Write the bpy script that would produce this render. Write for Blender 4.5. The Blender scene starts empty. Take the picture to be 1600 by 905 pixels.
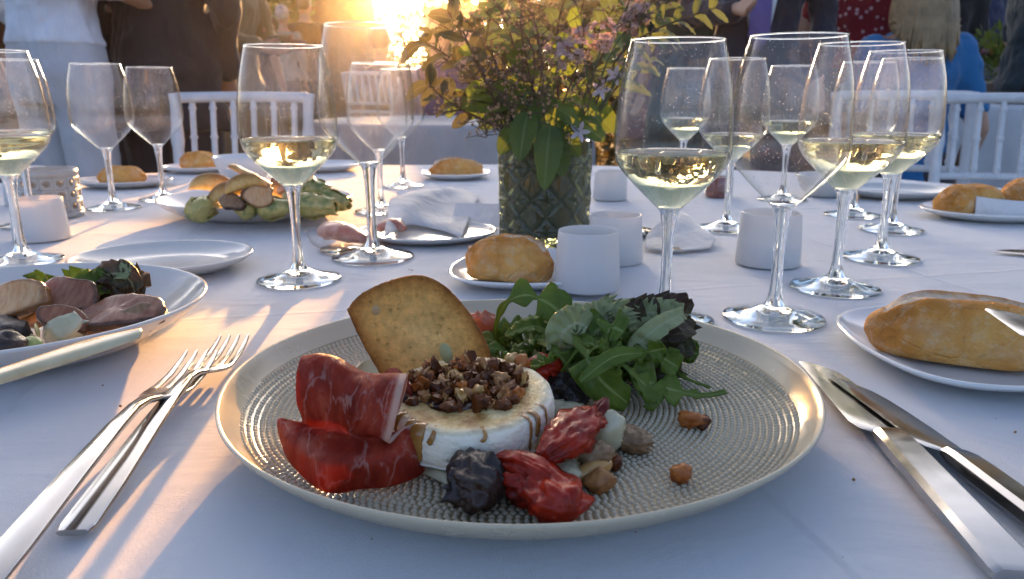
import bpy, math, random
import numpy as np
from mathutils import Vector, Matrix, noise
R = math.radians
PI = math.pi
scene = bpy.context.scene
C = scene.collection

# ------------------------------------------------------------------ camera
TZ = 0.75                      # table top
CAMZ = TZ + 0.175
FPX = 1200.0
PITCH = math.atan(310.5 / FPX)
cam_d = bpy.data.cameras.new('camera')
cam = bpy.data.objects.new('camera', cam_d)
C.objects.link(cam)
cam.location = (0, 0, CAMZ)
cam.rotation_euler = (PI / 2 - PITCH, 0, 0)
cam_d.sensor_width = 36
cam_d.lens = 36 * FPX / 1600
cam_d.clip_start = 0.02
cam_d.clip_end = 2000
cam_d.dof.use_dof = True
cam_d.dof.focus_distance = 0.45
cam_d.dof.aperture_fstop = 16
scene.camera = cam

# ------------------------------------------------------------------ sky, sun, exposure
SUN_AZ = math.atan2(-0.100, 1.0)      # left of straight ahead
SUN_EL = R(7.6)
world = bpy.data.worlds.new('World')
scene.world = world
world.use_nodes = True
wn = world.node_tree
for n in list(wn.nodes):
    wn.nodes.remove(n)
sky = wn.nodes.new('ShaderNodeTexSky')
sky.sky_type = 'NISHITA'
sky.sun_disc = False
sky.sun_elevation = SUN_EL
sky.sun_rotation = SUN_AZ
sky.altitude = 50
sky.air_density = 0.4
sky.dust_density = 5.0
sky.ozone_density = 0.8
bg = wn.nodes.new('ShaderNodeBackground')
bg.inputs['Strength'].default_value = 0.15
wo = wn.nodes.new('ShaderNodeOutputWorld')
wn.links.new(sky.outputs[0], bg.inputs[0])
wn.links.new(bg.outputs[0], wo.inputs[0])

sun_d = bpy.data.lights.new('sun', 'SUN')
sun_d.energy = 3.8
sun_d.angle = R(0.55)
sun_d.color = (1.0, 0.48, 0.14)
sun = bpy.data.objects.new('sun', sun_d)
C.objects.link(sun)
sdir = Vector((math.sin(SUN_AZ) * math.cos(SUN_EL), math.cos(SUN_AZ) * math.cos(SUN_EL), math.sin(SUN_EL)))
sun.rotation_euler = sdir.to_track_quat('Z', 'Y').to_euler()
sun.location = (0, 0, 5)

scene.view_settings.view_transform = 'Standard'
scene.view_settings.look = 'None'
scene.view_settings.gamma = 1
scene.view_settings.use_curve_mapping = False
scene.view_settings.exposure = 2.4

scene.render.engine = 'CYCLES'
cy = scene.cycles
cy.use_denoising = True
try:
    cy.denoiser = 'OPENIMAGEDENOISE'
    cy.denoising_input_passes = 'RGB_ALBEDO_NORMAL'
except Exception:
    pass
cy.use_adaptive_sampling = True
cy.adaptive_threshold = 0.01
cy.max_bounces = 20
cy.diffuse_bounces = 3
cy.glossy_bounces = 6
cy.transmission_bounces = 16
cy.transparent_max_bounces = 40
cy.volume_bounces = 0
cy.sample_clamp_indirect = 6
cy.sample_clamp_direct = 40
cy.blur_glossy = 0.3

# ------------------------------------------------------------------ layout helpers
def at(px, py, z=TZ):
    dx = (px - 800) / FPX
    dz = -(py - 452.5) / FPX
    c, s = math.cos(PITCH), math.sin(PITCH)
    d = Vector((dx, c + dz * s, -s + dz * c))
    t = (z - CAMZ) / d.z
    return Vector((d.x * t, d.y * t, z))

def at_y(px, py, y):
    dx = (px - 800) / FPX
    dz = -(py - 452.5) / FPX
    c, s = math.cos(PITCH), math.sin(PITCH)
    d = Vector((dx, c + dz * s, -s + dz * c))
    t = y / d.y
    return Vector((d.x * t, y, CAMZ + d.z * t))

def ground_z(y):
    return max(0.0, min(y, 9.0) - 1.8) * 0.035

# ------------------------------------------------------------------ scene graph helpers
def thing(name, label, cat, loc=(0, 0, 0), rz=0, group=None, rot=None):
    o = bpy.data.objects.new(name, None)
    C.objects.link(o)
    o.empty_display_size = 0.02
    o.location = loc
    o.rotation_euler = rot if rot else (0, 0, rz)
    return tag(o, label, cat, group)

def tag(o, label=None, cat=None, group=None, kind=None):
    if label: o['label'] = label
    if cat: o['category'] = cat
    if group: o['group'] = group
    if kind: o['kind'] = kind
    return o

def copy_tree(o, parent=None):
    c = o.copy()
    C.objects.link(c)
    c.parent = parent
    for ch in [x for x in C.objects if x.parent == o]:
        copy_tree(ch, c)
    return c

def cr(p0, p1, p2, p3, t):
    return 0.5 * ((2 * p1) + (p2 - p0) * t + (2 * p0 - 5 * p1 + 4 * p2 - p3) * t * t + (3 * p1 - p0 - 3 * p2 + p3) * t * t * t)

def curve(pts, n):
    pts = [Vector(p) for p in pts]
    m = len(pts) - 1
    out = []
    for i in range(n + 1):
        u = i / n * m
        k = min(int(u), m - 1)
        t = u - k
        out.append(cr(pts[max(k - 1, 0)], pts[k], pts[k + 1], pts[min(k + 2, m)], t))
    return out

def fcurve(vals, t):
    m = len(vals) - 1
    u = max(0, min(1, t)) * m
    k = min(int(u), m - 1)
    return cr(vals[max(k - 1, 0)], vals[k], vals[k + 1], vals[min(k + 2, m)], u - k)

class MB:
    """collects shapes; build() links them as ONE mesh object"""
    def __init__(s):
        s.v = []; s.f = []; s.uv = {}
        s.att = {}
    def add(s, vs, fs):
        o = len(s.v)
        s.v.extend([tuple(v) for v in vs])
        s.f.extend([tuple(i + o for i in f) for f in fs])
        return o
    def lathe(s, prof, seg=48, c=(0, 0, 0), rmod=None, close=False):
        n = len(prof); vs = []; fs = []
        for j in range(seg):
            a = 2 * PI * j / seg
            k = rmod(a) if rmod else 1.0
            for r, z in prof:
                vs.append((c[0] + r * k * math.cos(a), c[1] + r * k * math.sin(a), c[2] + z))
        for j in range(seg):
            j2 = (j + 1) % seg
            for i in range(n - 1 + (1 if close else 0)):
                i2 = (i + 1) % n
                a, b, c2, d = j * n + i, j2 * n + i, j2 * n + i2, j * n + i2
                if prof[i][0] < 1e-7 and prof[i2][0] < 1e-7: continue
                if prof[i][0] < 1e-7: fs.append((a, c2, d))
                elif prof[i2][0] < 1e-7: fs.append((a, b, d))
                else: fs.append((a, b, c2, d))
        s.add(vs, fs); return s
    def tube(s, pts, rad, seg=8, caps=True, flat=1.0):
        pts = [Vector(p) for p in pts]; n = len(pts)
        if not hasattr(rad, '__len__'): rad = [rad] * n
        t0 = (pts[1] - pts[0]).normalized()
        up = Vector((0, 0, 1)) if abs(t0.z) < 0.9 else Vector((1, 0, 0))
        x = t0.cross(up).normalized()
        vs = []; fs = []
        for i in range(n):
            t = (pts[min(i + 1, n - 1)] - pts[max(i - 1, 0)])
            t = t.normalized() if t.length > 1e-9 else t0
            x = (x - t * x.dot(t))
            x = x.normalized() if x.length > 1e-6 else t.orthogonal().normalized()
            y = t.cross(x)
            for j in range(seg):
                a = 2 * PI * j / seg
                vs.append(pts[i] + x * (rad[i] * math.cos(a)) + y * (rad[i] * flat * math.sin(a)))
        for i in range(n - 1):
            for j in range(seg):
                j2 = (j + 1) % seg
                fs.append((i * seg + j, i * seg + j2, (i + 1) * seg + j2, (i + 1) * seg + j))
        if caps:
            fs.append(tuple(range(seg - 1, -1, -1)))
            fs.append(tuple(range((n - 1) * seg, n * seg)))
        s.add(vs, fs); return s
    def capsule(s, p0, r0, p1, r1, seg=14):
        p0, p1 = Vector(p0), Vector(p1); t = (p1 - p0)
        L = t.length; t = t / L if L > 1e-6 else Vector((0, 0, 1))
        pts = []; rad = []
        for k in range(5):
            a = PI / 2 * (1 - k / 4)
            pts.append(p0 - t * (r0 * math.sin(a))); rad.append(max(r0 * math.cos(a), r0 * 0.02))
        for k in range(5):
            a = PI / 2 * k / 4
            pts.append(p1 + t * (r1 * math.sin(a))); rad.append(max(r1 * math.cos(a), r1 * 0.02))
        return s.tube(pts, rad, seg)
    def rings(s, secs, seg=24):
        """closed loft of ellipses: (centre, rx, ry)"""
        vs = []; fs = []; n = len(secs)
        for c, rx, ry in secs:
            for j in range(seg):
                a = 2 * PI * j / seg
                vs.append((c[0] + rx * math.cos(a), c[1] + ry * math.sin(a), c[2]))
        for i in range(n - 1):
            for j in range(seg):
                j2 = (j + 1) % seg
                fs.append((i * seg + j, i * seg + j2, (i + 1) * seg + j2, (i + 1) * seg + j))
        fs.append(tuple(range(seg - 1, -1, -1))); fs.append(tuple(range((n - 1) * seg, n * seg)))
        s.add(vs, fs); return s
    def loft(s, secs, caps=True):
        """secs: list of rings (equal length) of points"""
        m = len(secs[0]); vs = [p for r in secs for p in r]; fs = []
        for i in range(len(secs) - 1):
            for j in range(m):
                j2 = (j + 1) % m
                fs.append((i * m + j, i * m + j2, (i + 1) * m + j2, (i + 1) * m + j))
        if caps:
            fs.append(tuple(range(m - 1, -1, -1))); fs.append(tuple(range((len(secs) - 1) * m, len(secs) * m)))
        s.add(vs, fs); return s
    def box(s, lo, hi):
        x0, y0, z0 = lo; x1, y1, z1 = hi
        s.add([(x0, y0, z0), (x1, y0, z0), (x1, y1, z0), (x0, y1, z0), (x0, y0, z1), (x1, y0, z1), (x1, y1, z1), (x0, y1, z1)],
              [(3, 2, 1, 0), (4, 5, 6, 7), (0, 1, 5, 4), (1, 2, 6, 5), (2, 3, 7, 6), (3, 0, 4, 7)]); return s
    def ball(s, c, r, amp=0.0, fr=1.0, seed=0, nu=20, nv=12, rot=None, ridge=0.0, flatz=None, oct=1, fine=0.0):
        """ellipsoid with noise relief; amp is relative to the radius"""
        if not hasattr(r, '__len__'): r = (r, r, r)
        vs = []; fs = []; off = Vector((seed * 7.13, seed * 3.7, seed * 1.9))
        M = rot if rot else Matrix.Identity(3)
        def pt(d):
            k = 1.0
            if amp: k += amp * noise.noise(d * fr + off)
            if oct > 1 and amp: k += 0.5 * amp * noise.noise(d * fr * 2.1 + off)
            if ridge: k += ridge * (abs(noise.noise(d * fr * 1.7 + off * 2)) * 2 - 0.5)
            if fine: k += fine * noise.noise(d * fr * 5 + off)
            p = Vector((d.x * r[0] * k, d.y * r[1] * k, d.z * r[2] * k))
            p = M @ p
            q = Vector(c) + p
            if flatz is not None and q.z < flatz: q.z = flatz + (q.z - flatz) * 0.05
            return q
        vs.append(pt(Vector((0, 0, -1))))
        for i in range(1, nv):
            a = -PI / 2 + PI * i / nv
            for j in range(nu):
                b = 2 * PI * j / nu
                vs.append(pt(Vector((math.cos(a) * math.cos(b), math.cos(a) * math.sin(b), math.sin(a)))))
        vs.append(pt(Vector((0, 0, 1))))
        for j in range(nu):
            fs.append((0, 1 + (j + 1) % nu, 1 + j))
            fs.append((len(vs) - 1, 1 + (nv - 2) * nu + j, 1 + (nv - 2) * nu + (j + 1) % nu))
        for i in range(nv - 2):
            for j in range(nu):
                j2 = (j + 1) % nu
                fs.append((1 + i * nu + j, 1 + i * nu + j2, 1 + (i + 1) * nu + j2, 1 + (i + 1) * nu + j))
        s.add(vs, fs); return s
    def leaf(s, pts, w, up=(0, 0, 1), n=10, fold=0.25, wave=0.0, seed=0, twist=0.0):
        """blade along a spine; w: list of half widths along it (or function)"""
        sp = curve(pts, n); up = Vector(up); vs = []; fs = []; uvs = []
        for i, p in enumerate(sp):
            t = (sp[min(i + 1, n)] - sp[max(i - 1, 0)]).normalized()
            sd = t.cross(up)
            sd = sd.normalized() if sd.length > 1e-5 else t.orthogonal().normalized()
            if twist:
                sd = Matrix.Rotation(twist * i / n, 3, t) @ sd
            nm = sd.cross(t)
            ww = w(i / n) if callable(w) else fcurve(w, i / n)
            for k in (-1, -0.55, 0, 0.55, 1):
                h = abs(k) * fold * ww
                if wave: h += wave * ww * abs(k) * noise.noise(Vector((i * 0.9 + seed * 5.1, k * 2, seed * 1.7)))* 2
                vs.append(p + sd * (k * ww) + nm * h); uvs.append((0.5 + k * 0.5, i / n))
        for i in range(n):
            for k in range(4):
                a = i * 5 + k
                fs.append((a, a + 1, a + 6, a + 5))
        o = s.add(vs, fs)
        for i, u in enumerate(uvs): s.uv[o + i] = u
        return s
    def sheet(s, rows, nu, nv):
        """Catmull-Rom surface through a grid of control points"""
        g = [curve(r, nu) for r in rows]
        cols = [curve([g[k][i] for k in range(len(g))], nv) for i in range(nu + 1)]
        vs = []; fs = []
        o = len(s.v)
        for i in range(nu + 1):
            for j in range(nv + 1):
                vs.append(cols[i][j]); s.uv[o + i * (nv + 1) + j] = (i / nu, j / nv)
        for i in range(nu):
            for j in range(nv):
                a = i * (nv + 1) + j
                fs.append((a, a + nv + 1, a + nv + 2, a + 1))
        s.add(vs, fs); return s
    def slab(s, outline, th, n=64, rng=(1, 0.97, 0.9, 0.75, 0.5, 0.25), rough=0.0, seed=0, edge_rough=0.0, dent=0.0):
        """flat slice in the local xz plane, thickness along y, rounded rough rim; stores edge distance"""
        oc = curve(list(outline) + [outline[0]], n)[:-1]
        cx = sum(p[0] for p in oc) / n; cz = sum(p[1] for p in oc) / n
        if edge_rough:
            oc = [Vector((cx + (p[0] - cx) * (1 + edge_rough * noise.noise(Vector((i * 0.8, seed, 0)))), cz + (p[1] - cz) * (1 + edge_rough * noise.noise(Vector((i * 0.8, seed, 0)))), 0)) for i, p in enumerate(oc)]
        att = s.att.setdefault('edge', {})
        o = len(s.v)
        layers = []
        for side in (-1, 1):
            for q, k in enumerate(rng):
                yy = side * th * (0.5 if q > 1 else (0.25 if q == 0 else 0.46))
                lay = []
                for i in range(n):
                    x = cx + (oc[i][0] - cx) * k; z = cz + (oc[i][1] - cz) * k
                    y = yy + (rough * noise.noise(Vector((x * 180, z * 180, seed + side))) if q else 0) + dent * noise.noise(Vector((x * 40, z * 40, seed)))
                    lay.append(len(s.v)); s.v.append((x, y, z)); att[lay[-1]] = 1 - k
                layers.append(lay)
        m = len(rng)
        for side in (0, 1):
            for q in range(m - 1):
                A, B = layers[side * m + q], layers[side * m + q + 1]
                for i in range(n):
                    i2 = (i + 1) % n
                    f = (A[i], A[i2], B[i2], B[i])
                    s.f.append(f if side == 0 else f[::-1])
            L = layers[side * m + m - 1]
            c = len(s.v); s.v.append((cx, (-1 if side == 0 else 1) * th * 0.5, cz)); att[c] = 1
            for i in range(n):
                f = (L[i], L[(i + 1) % n], c)
                s.f.append(f if side == 0 else f[::-1])
        A, B = layers[0], layers[m]
        for i in range(n):
            i2 = (i + 1) % n
            s.f.append((B[i], B[i2], A[i2], A[i]))
        return s
    def build(s, name, m, parent=None, smooth=True, angle=None, loc=None):
        me = bpy.data.meshes.new(name)
        me.from_pydata(s.v, [], s.f)
        if s.uv:
            ul = me.uv_layers.new(name='UVMap')
            lv = np.zeros(len(me.loops), dtype=np.int32); me.loops.foreach_get('vertex_index', lv)
            tab = np.zeros((len(s.v), 2)); 
            for k, u in s.uv.items(): tab[k] = u
            ul.data.foreach_set('uv', tab[lv].ravel())
        for k, d in s.att.items():
            a = me.attributes.new(k, 'FLOAT', 'POINT')
            arr = np.zeros(len(s.v), dtype=np.float32)
            for i, x in d.items(): arr[i] = x
            a.data.foreach_set('value', arr)
        me.validate(); me.update()
        if smooth:
            me.polygons.foreach_set('use_smooth', [True] * len(me.polygons))
            if angle: me.set_sharp_from_angle(angle=R(angle))
        if m: me.materials.append(m)
        o = bpy.data.objects.new(name, me)
        C.objects.link(o)
        if parent: o.parent = parent
        if loc: o.location = loc
        return o

def solid(o, th, off=0.0):
    md = o.modifiers.new('thickness', 'SOLIDIFY'); md.thickness = th; md.offset = off
    return o
def subd(o, n=1):
    md = o.modifiers.new('subd', 'SUBSURF'); md.levels = n; md.render_levels = n
    return o
# ------------------------------------------------------------------ materials
class NT:
    def __init__(s, name):
        s.m = bpy.data.materials.new(name); s.m.use_nodes = True
        s.t = s.m.node_tree; s.t.nodes.clear()
        s.out = s.n('OutputMaterial')
    def n(s, typ, **kw):
        nd = s.t.nodes.new('ShaderNode' + typ)
        for k, v in kw.items():
            if hasattr(nd, k): setattr(nd, k, v)
            else: nd.inputs[k.replace('_', ' ')].default_value = v
        return nd
    def l(s, a, b): s.t.links.new(a, b)
    def coord(s, kind='Object', scale=(1, 1, 1)):
        tc = s.n('TexCoord'); mp = s.n('Mapping'); mp.inputs['Scale'].default_value = scale
        s.l(tc.outputs[kind], mp.inputs[0]); return mp.outputs[0]
    def noise(s, vec, scale, detail=3, rough=0.55, dist=0.0):
        nd = s.n('TexNoise'); nd.inputs['Scale'].default_value = scale; nd.inputs['Detail'].default_value = detail
        nd.inputs['Roughness'].default_value = rough; nd.inputs['Distortion'].default_value = dist
        s.l(vec, nd.inputs['Vector']); return nd.outputs['Fac']
    def voro(s, vec, scale, feature='F1', rnd=1.0):
        nd = s.n('TexVoronoi'); nd.feature = feature; nd.inputs['Scale'].default_value = scale
        nd.inputs['Randomness'].default_value = rnd
        s.l(vec, nd.inputs['Vector']); return nd.outputs['Distance']
    def ramp(s, fac, stops, interp='LINEAR'):
        nd = s.n('ValToRGB'); e = nd.color_ramp.elements; nd.color_ramp.interpolation = interp
        while len(e) < len(stops): e.new(0.5)
        for i, (p, c) in enumerate(stops):
            e[i].position = p
            e[i].color = (c, c, c, 1) if not hasattr(c, '__len__') else (*c, 1)
        s.l(fac, nd.inputs[0]); return nd.outputs[0]
    def mix(s, fac, a, b, mode='MIX'):
        nd = s.n('Mix'); nd.data_type = 'RGBA'; nd.blend_type = mode
        for sock, v in ((nd.inputs[0], fac), (nd.inputs[6], a), (nd.inputs[7], b)):
            if hasattr(v, 'is_linked'): s.l(v, sock)
            else: sock.default_value = v if not hasattr(v, '__len__') else (*v, 1)[:4]
        return nd.outputs[2]
    def math(s, op, a, b=0.0):
        nd = s.n('Math'); nd.operation = op
        for sock, v in ((nd.inputs[0], a), (nd.inputs[1], b)):
            if hasattr(v, 'is_linked'): s.l(v, sock)
            else: sock.default_value = v
        return nd.outputs[0]
    def bump(s, h, strength=0.5, dist=0.001, prev=None):
        nd = s.n('Bump'); nd.inputs['Strength'].default_value = strength; nd.inputs['Distance'].default_value = dist
        s.l(h, nd.inputs['Height'])
        if prev: s.l(prev, nd.inputs['Normal'])
        return nd.outputs[0]
    def pbr(s, col, rough=0.5, metal=0.0, normal=None, spec=0.5, sss=0.0, sss_r=(1, 0.5, 0.3), sss_s=0.005, coat=0.0, trans=0.0, ior=1.45, sheen=0.0, coat_rough=0.05):
        nd = s.n('BsdfPrincipled')
        def put(k, v):
            if hasattr(v, 'is_linked'): s.l(v, nd.inputs[k])
            elif hasattr(v, '__len__') and k == 'Base Color': nd.inputs[k].default_value = (*v, 1)
            else: nd.inputs[k].default_value = v
        put('Base Color', col); put('Roughness', rough); put('Metallic', metal); put('Specular IOR Level', spec)
        put('IOR', ior)
        if sss:
            put('Subsurface Weight', sss); nd.inputs['Subsurface Radius'].default_value = sss_r; put('Subsurface Scale', sss_s)
        if coat: put('Coat Weight', coat); put('Coat Roughness', coat_rough)
        if trans: put('Transmission Weight', trans)
        if sheen: put('Sheen Weight', sheen)
        if normal: s.l(normal, nd.inputs['Normal'])
        return nd.outputs[0]
    def mixs(s, fac, a, b):
        nd = s.n('MixShader')
        if hasattr(fac, 'is_linked'): s.l(fac, nd.inputs[0])
        else: nd.inputs[0].default_value = fac
        s.l(a, nd.inputs[1]); s.l(b, nd.inputs[2]); return nd.outputs[0]
    def translucent(s, col, normal=None):
        nd = s.n('BsdfTranslucent')
        if hasattr(col, 'is_linked'): s.l(col, nd.inputs[0])
        else: nd.inputs[0].default_value = (*col, 1)
        return nd.outputs[0]
    def done(s, sh):
        s.l(sh, s.out.inputs['Surface']); return s.m

_cache = {}
def plain(name, c1, c2=None, rough=0.5, scale=40, bump=0.0, bscale=None, bdist=0.001, metal=0.0, spec=0.5, coat=0.0, sss=0.0, sss_s=0.004, trl=0.0, contrast=(0.35, 0.65), trans=0.0, sheen=0.0, c3=None, detail=4):
    """colour varied by noise + relief by noise"""
    if name in _cache: return _cache[name]
    t = NT(name); v = t.coord()
    c2 = c2 or tuple(x * 0.8 for x in c1)
    stops = [(contrast[0], c1), (contrast[1], c2)]
    if c3: stops = [(contrast[0], c1), ((contrast[0] + contrast[1]) / 2, c2), (contrast[1], c3)]
    col = t.ramp(t.noise(v, scale, detail), stops)
    nrm = t.bump(t.noise(v, bscale or scale * 3, 5), bump, bdist) if bump else None
    sh = t.pbr(col, rough, metal, nrm, spec, sss=sss, sss_r=c1 if sss else (1, .5, .3), sss_s=sss_s, coat=coat, trans=trans, sheen=sheen)
    if trl: sh = t.mixs(trl, sh, t.translucent(col))
    _cache[name] = t.done(sh)
    return _cache[name]

def m_cloth():
    t = NT('white_cotton_cloth'); v = t.coord()
    a = t.n('TexWave'); a.wave_type = 'BANDS'; a.bands_direction = 'X'; a.inputs['Scale'].default_value = 420; t.l(v, a.inputs[0])
    b = t.n('TexWave'); b.wave_type = 'BANDS'; b.bands_direction = 'Y'; b.inputs['Scale'].default_value = 420; t.l(v, b.inputs[0])
    weave = t.math('MULTIPLY', t.math('ADD', a.outputs['Fac'], b.outputs['Fac']), 0.5)
    fuzz = t.noise(v, 900, 5, .75)
    h = t.math('ADD', t.math('MULTIPLY', weave, 0.5), fuzz)
    n1 = t.bump(h, 1.0, 0.0010)
    soft = t.noise(t.coord(scale=(1, 1.8, 1)), 5.5, 4, 0.5, 0.6)
    n2 = t.bump(soft, 0.55, 0.02, n1)
    cs = t.n('SeparateXYZ'); t.l(t.coord(), cs.inputs[0])
    wv = t.math('MULTIPLY', t.noise(v, 6, 2), .03)
    ca = t.math('ABSOLUTE', t.math('SUBTRACT', t.math('FRACT', t.math('ADD', t.math('MULTIPLY', t.math('ADD', cs.outputs['X'], t.math('MULTIPLY', cs.outputs['Y'], .22)), 2.6), wv)), .5))
    cb = t.math('ABSOLUTE', t.math('SUBTRACT', t.math('FRACT', t.math('ADD', t.math('MULTIPLY', t.math('ADD', cs.outputs['Y'], t.math('MULTIPLY', cs.outputs['X'], -.22)), 2.3), wv)), .5))
    cre = t.math('MAXIMUM', t.ramp(ca, [(0.0, 1.0), (0.012, 0.35), (0.05, 0.0)]), t.ramp(cb, [(0.0, 1.0), (0.012, 0.35), (0.05, 0.0)]))
    n2 = t.bump(cre, .9, .0022, n2)
    col = t.mix(t.ramp(t.noise(v, 9, 5), [(0.3, 0.0), (0.7, 1.0)]), (0.80, 0.80, 0.81), (0.74, 0.745, 0.765))
    specks = t.ramp(t.voro(v, 70), [(0.035, 1.0), (0.05, 0.0)])
    gate = t.ramp(t.noise(v, 14, 2), [(0.64, 0.0), (0.68, 1.0)])
    col = t.mix(t.math('MULTIPLY', specks, gate), col, (0.16, 0.12, 0.08))
    return t.done(t.pbr(col, 0.9, normal=n2, spec=0.2, sheen=0.25))

def m_glass_thin():
    """thin blown wall: fresnel mirror over clear, with dust and dried droplets on it"""
    t = NT('thin_glass')
    v = t.coord()
    lw = t.n('LayerWeight'); lw.inputs['Blend'].default_value = 0.5
    f = t.math('POWER', lw.outputs['Facing'], 3.6)
    f = t.math('ADD', t.math('MULTIPLY', f, 0.80), 0.055)
    gl = t.n('BsdfGlossy'); gl.inputs['Roughness'].default_value = 0.015
    nr = t.bump(t.noise(v, 60, 2), 0.12, 0.002); t.l(nr, gl.inputs['Normal'])
    tr = t.n('BsdfTransparent')
    edge = t.ramp(lw.outputs['Facing'], [(0.50, (0.985, 0.99, 0.985)), (0.84, (0.74, 0.78, 0.76)), (0.97, (0.36, 0.40, 0.39))])
    t.l(edge, tr.inputs[0])
    sh = t.mixs(f, tr.outputs[0], gl.outputs[0])
    sp = t.ramp(t.voro(v, 330), [(0.12, 1.0), (0.2, 0.0)])
    gate = t.ramp(t.noise(v, 55, 3), [(0.44, 0.0), (0.58, 1.0)])
    film = t.ramp(t.noise(v, 26, 4), [(0.4, 0.008), (0.75, 0.05)])
    fac = t.math('ADD', t.math('MULTIPLY', t.math('MULTIPLY', sp, gate), 0.5), film)
    dust = t.mixs(0.7, t.translucent((0.8, 0.8, 0.8)), t.pbr((0.8, 0.8, 0.8), 0.5))
    return t.done(t.mixs(fac, sh, dust))

def m_glass():
    t = NT('solid_glass')
    g = t.n('BsdfGlass'); g.inputs['IOR'].default_value = 1.5; g.inputs['Roughness'].default_value = 0.0
    g.inputs['Color'].default_value = (0.97, 0.985, 0.98, 1)
    return t.done(g.outputs[0])

def m_wine():
    t = NT('white_wine')
    g = t.n('BsdfGlass'); g.inputs['IOR'].default_value = 1.34; g.inputs['Roughness'].default_value = 0.0
    g.inputs['Color'].default_value = (1, 1, 1, 1)
    t.l(g.outputs[0], t.out.inputs['Surface'])
    va = t.n('VolumeAbsorption'); va.inputs['Color'].default_value = (0.95, 0.88, 0.40, 1); va.inputs['Density'].default_value = 17
    t.l(va.outputs[0], t.out.inputs['Volume'])
    return t.m

def m_steel(name='stainless_steel', base=(0.46, 0.45, 0.43), rough=0.15):
    t = NT(name); v = t.coord()
    sm = t.noise(t.coord(scale=(1, 0.12, 1)), 160, 4)
    r = t.ramp(t.noise(v, 30, 4), [(0.35, rough * 0.7), (0.7, rough * 1.7)])
    n = t.bump(sm, 0.06, 0.001)
    col = t.mix(t.ramp(t.noise(v, 45, 4), [(0.4, 0.0), (0.7, 1.0)]), base, tuple(b * 0.85 for b in base))
    return t.done(t.pbr(col, r, 1.0, n))

def m_glaze(name, c, rough=0.12, spots=0.0, vary=0.06):
    t = NT(name); v = t.coord()
    c2 = tuple(max(0, x * (1 - vary * 2)) for x in c)
    col = t.mix(t.noise(v, 18, 5), c, c2)
    if spots:
        col = t.mix(t.ramp(t.voro(v, 60), [(0.03, spots), (0.07, 0.0)]), col, (0.16, 0.11, 0.07))
    n = t.bump(t.noise(v, 22, 3), 0.10, 0.004)
    r = t.ramp(t.noise(v, 24, 5), [(0.3, rough * 0.6), (0.75, rough * 2.2)])
    return t.done(t.pbr(col, r, normal=n, spec=0.55))

def m_ham():
    t = NT('cured_ham')
    tc = t.n('TexCoord'); mp = t.n('Mapping'); mp.inputs['Scale'].default_value = (2.1, 2.6, 1)
    t.l(tc.outputs['UV'], mp.inputs[0]); v = mp.outputs[0]
    w = t.n('TexNoise'); w.inputs['Scale'].default_value = 2.2; w.inputs['Detail'].default_value = 4; t.l(v, w.inputs['Vector'])
    off = t.n('VectorMath'); off.operation = 'MULTIPLY_ADD'
    t.l(w.outputs['Color'], off.inputs[0]); off.inputs[1].default_value = (0.7, 0.7, 0.7); t.l(v, off.inputs[2])
    ed = t.voro(off.outputs[0], 1.5, 'DISTANCE_TO_EDGE')
    ed2 = t.voro(off.outputs[0], 4.2, 'DISTANCE_TO_EDGE')
    gate = t.ramp(t.noise(v, 1.3, 2), [(0.40, 0.0), (0.62, 1.0)])
    ve = t.ramp(ed, [(0.0, 0.9), (0.014, 0.55), (0.034, 0.0)])
    ve2 = t.math('MULTIPLY', t.ramp(ed2, [(0.0, 0.4), (0.04, 0.0)]), gate)
    vein = t.math('MAXIMUM', ve, ve2)
    vein = t.math('MULTIPLY', vein, t.ramp(t.noise(v, 3.4, 3), [(0.36, 0.1), (0.58, 1.0)]))
    meat = t.ramp(t.noise(v, 2.6, 5), [(0.3, (0.20, 0.016, 0.009)), (0.52, (0.38, 0.045, 0.022)), (0.75, (0.56, 0.12, 0.055))])
    sx = t.n('SeparateXYZ'); t.l(tc.outputs['UV'], sx.inputs[0])
    wob = t.math('MULTIPLY', t.noise(v, 2.5, 3), 0.05)
    fat = t.ramp(t.math('ADD', sx.outputs['Y'], wob), [(0.93, 0.0), (0.97, 1.0)])
    fat2 = t.ramp(t.math('ADD', sx.outputs['X'], wob), [(0.985, 0.0), (1.0, 0.7)])
    fr = t.math('MAXIMUM', fat, fat2)
    col = t.mix(t.math('MULTIPLY', vein, 0.75), meat, (0.62, 0.36, 0.30))
    col = t.mix(fr, col, (0.72, 0.50, 0.38))
    n = t.bump(t.noise(v, 16, 5), 0.35, 0.0012)
    n = t.bump(vein, 0.3, 0.0008, n)
    sh = t.pbr(col, 0.5, normal=n, spec=0.22)
    return t.done(t.mixs(0.45, sh, t.translucent(t.mix(0.5, col, (0.60, 0.13, 0.05)))))

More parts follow.
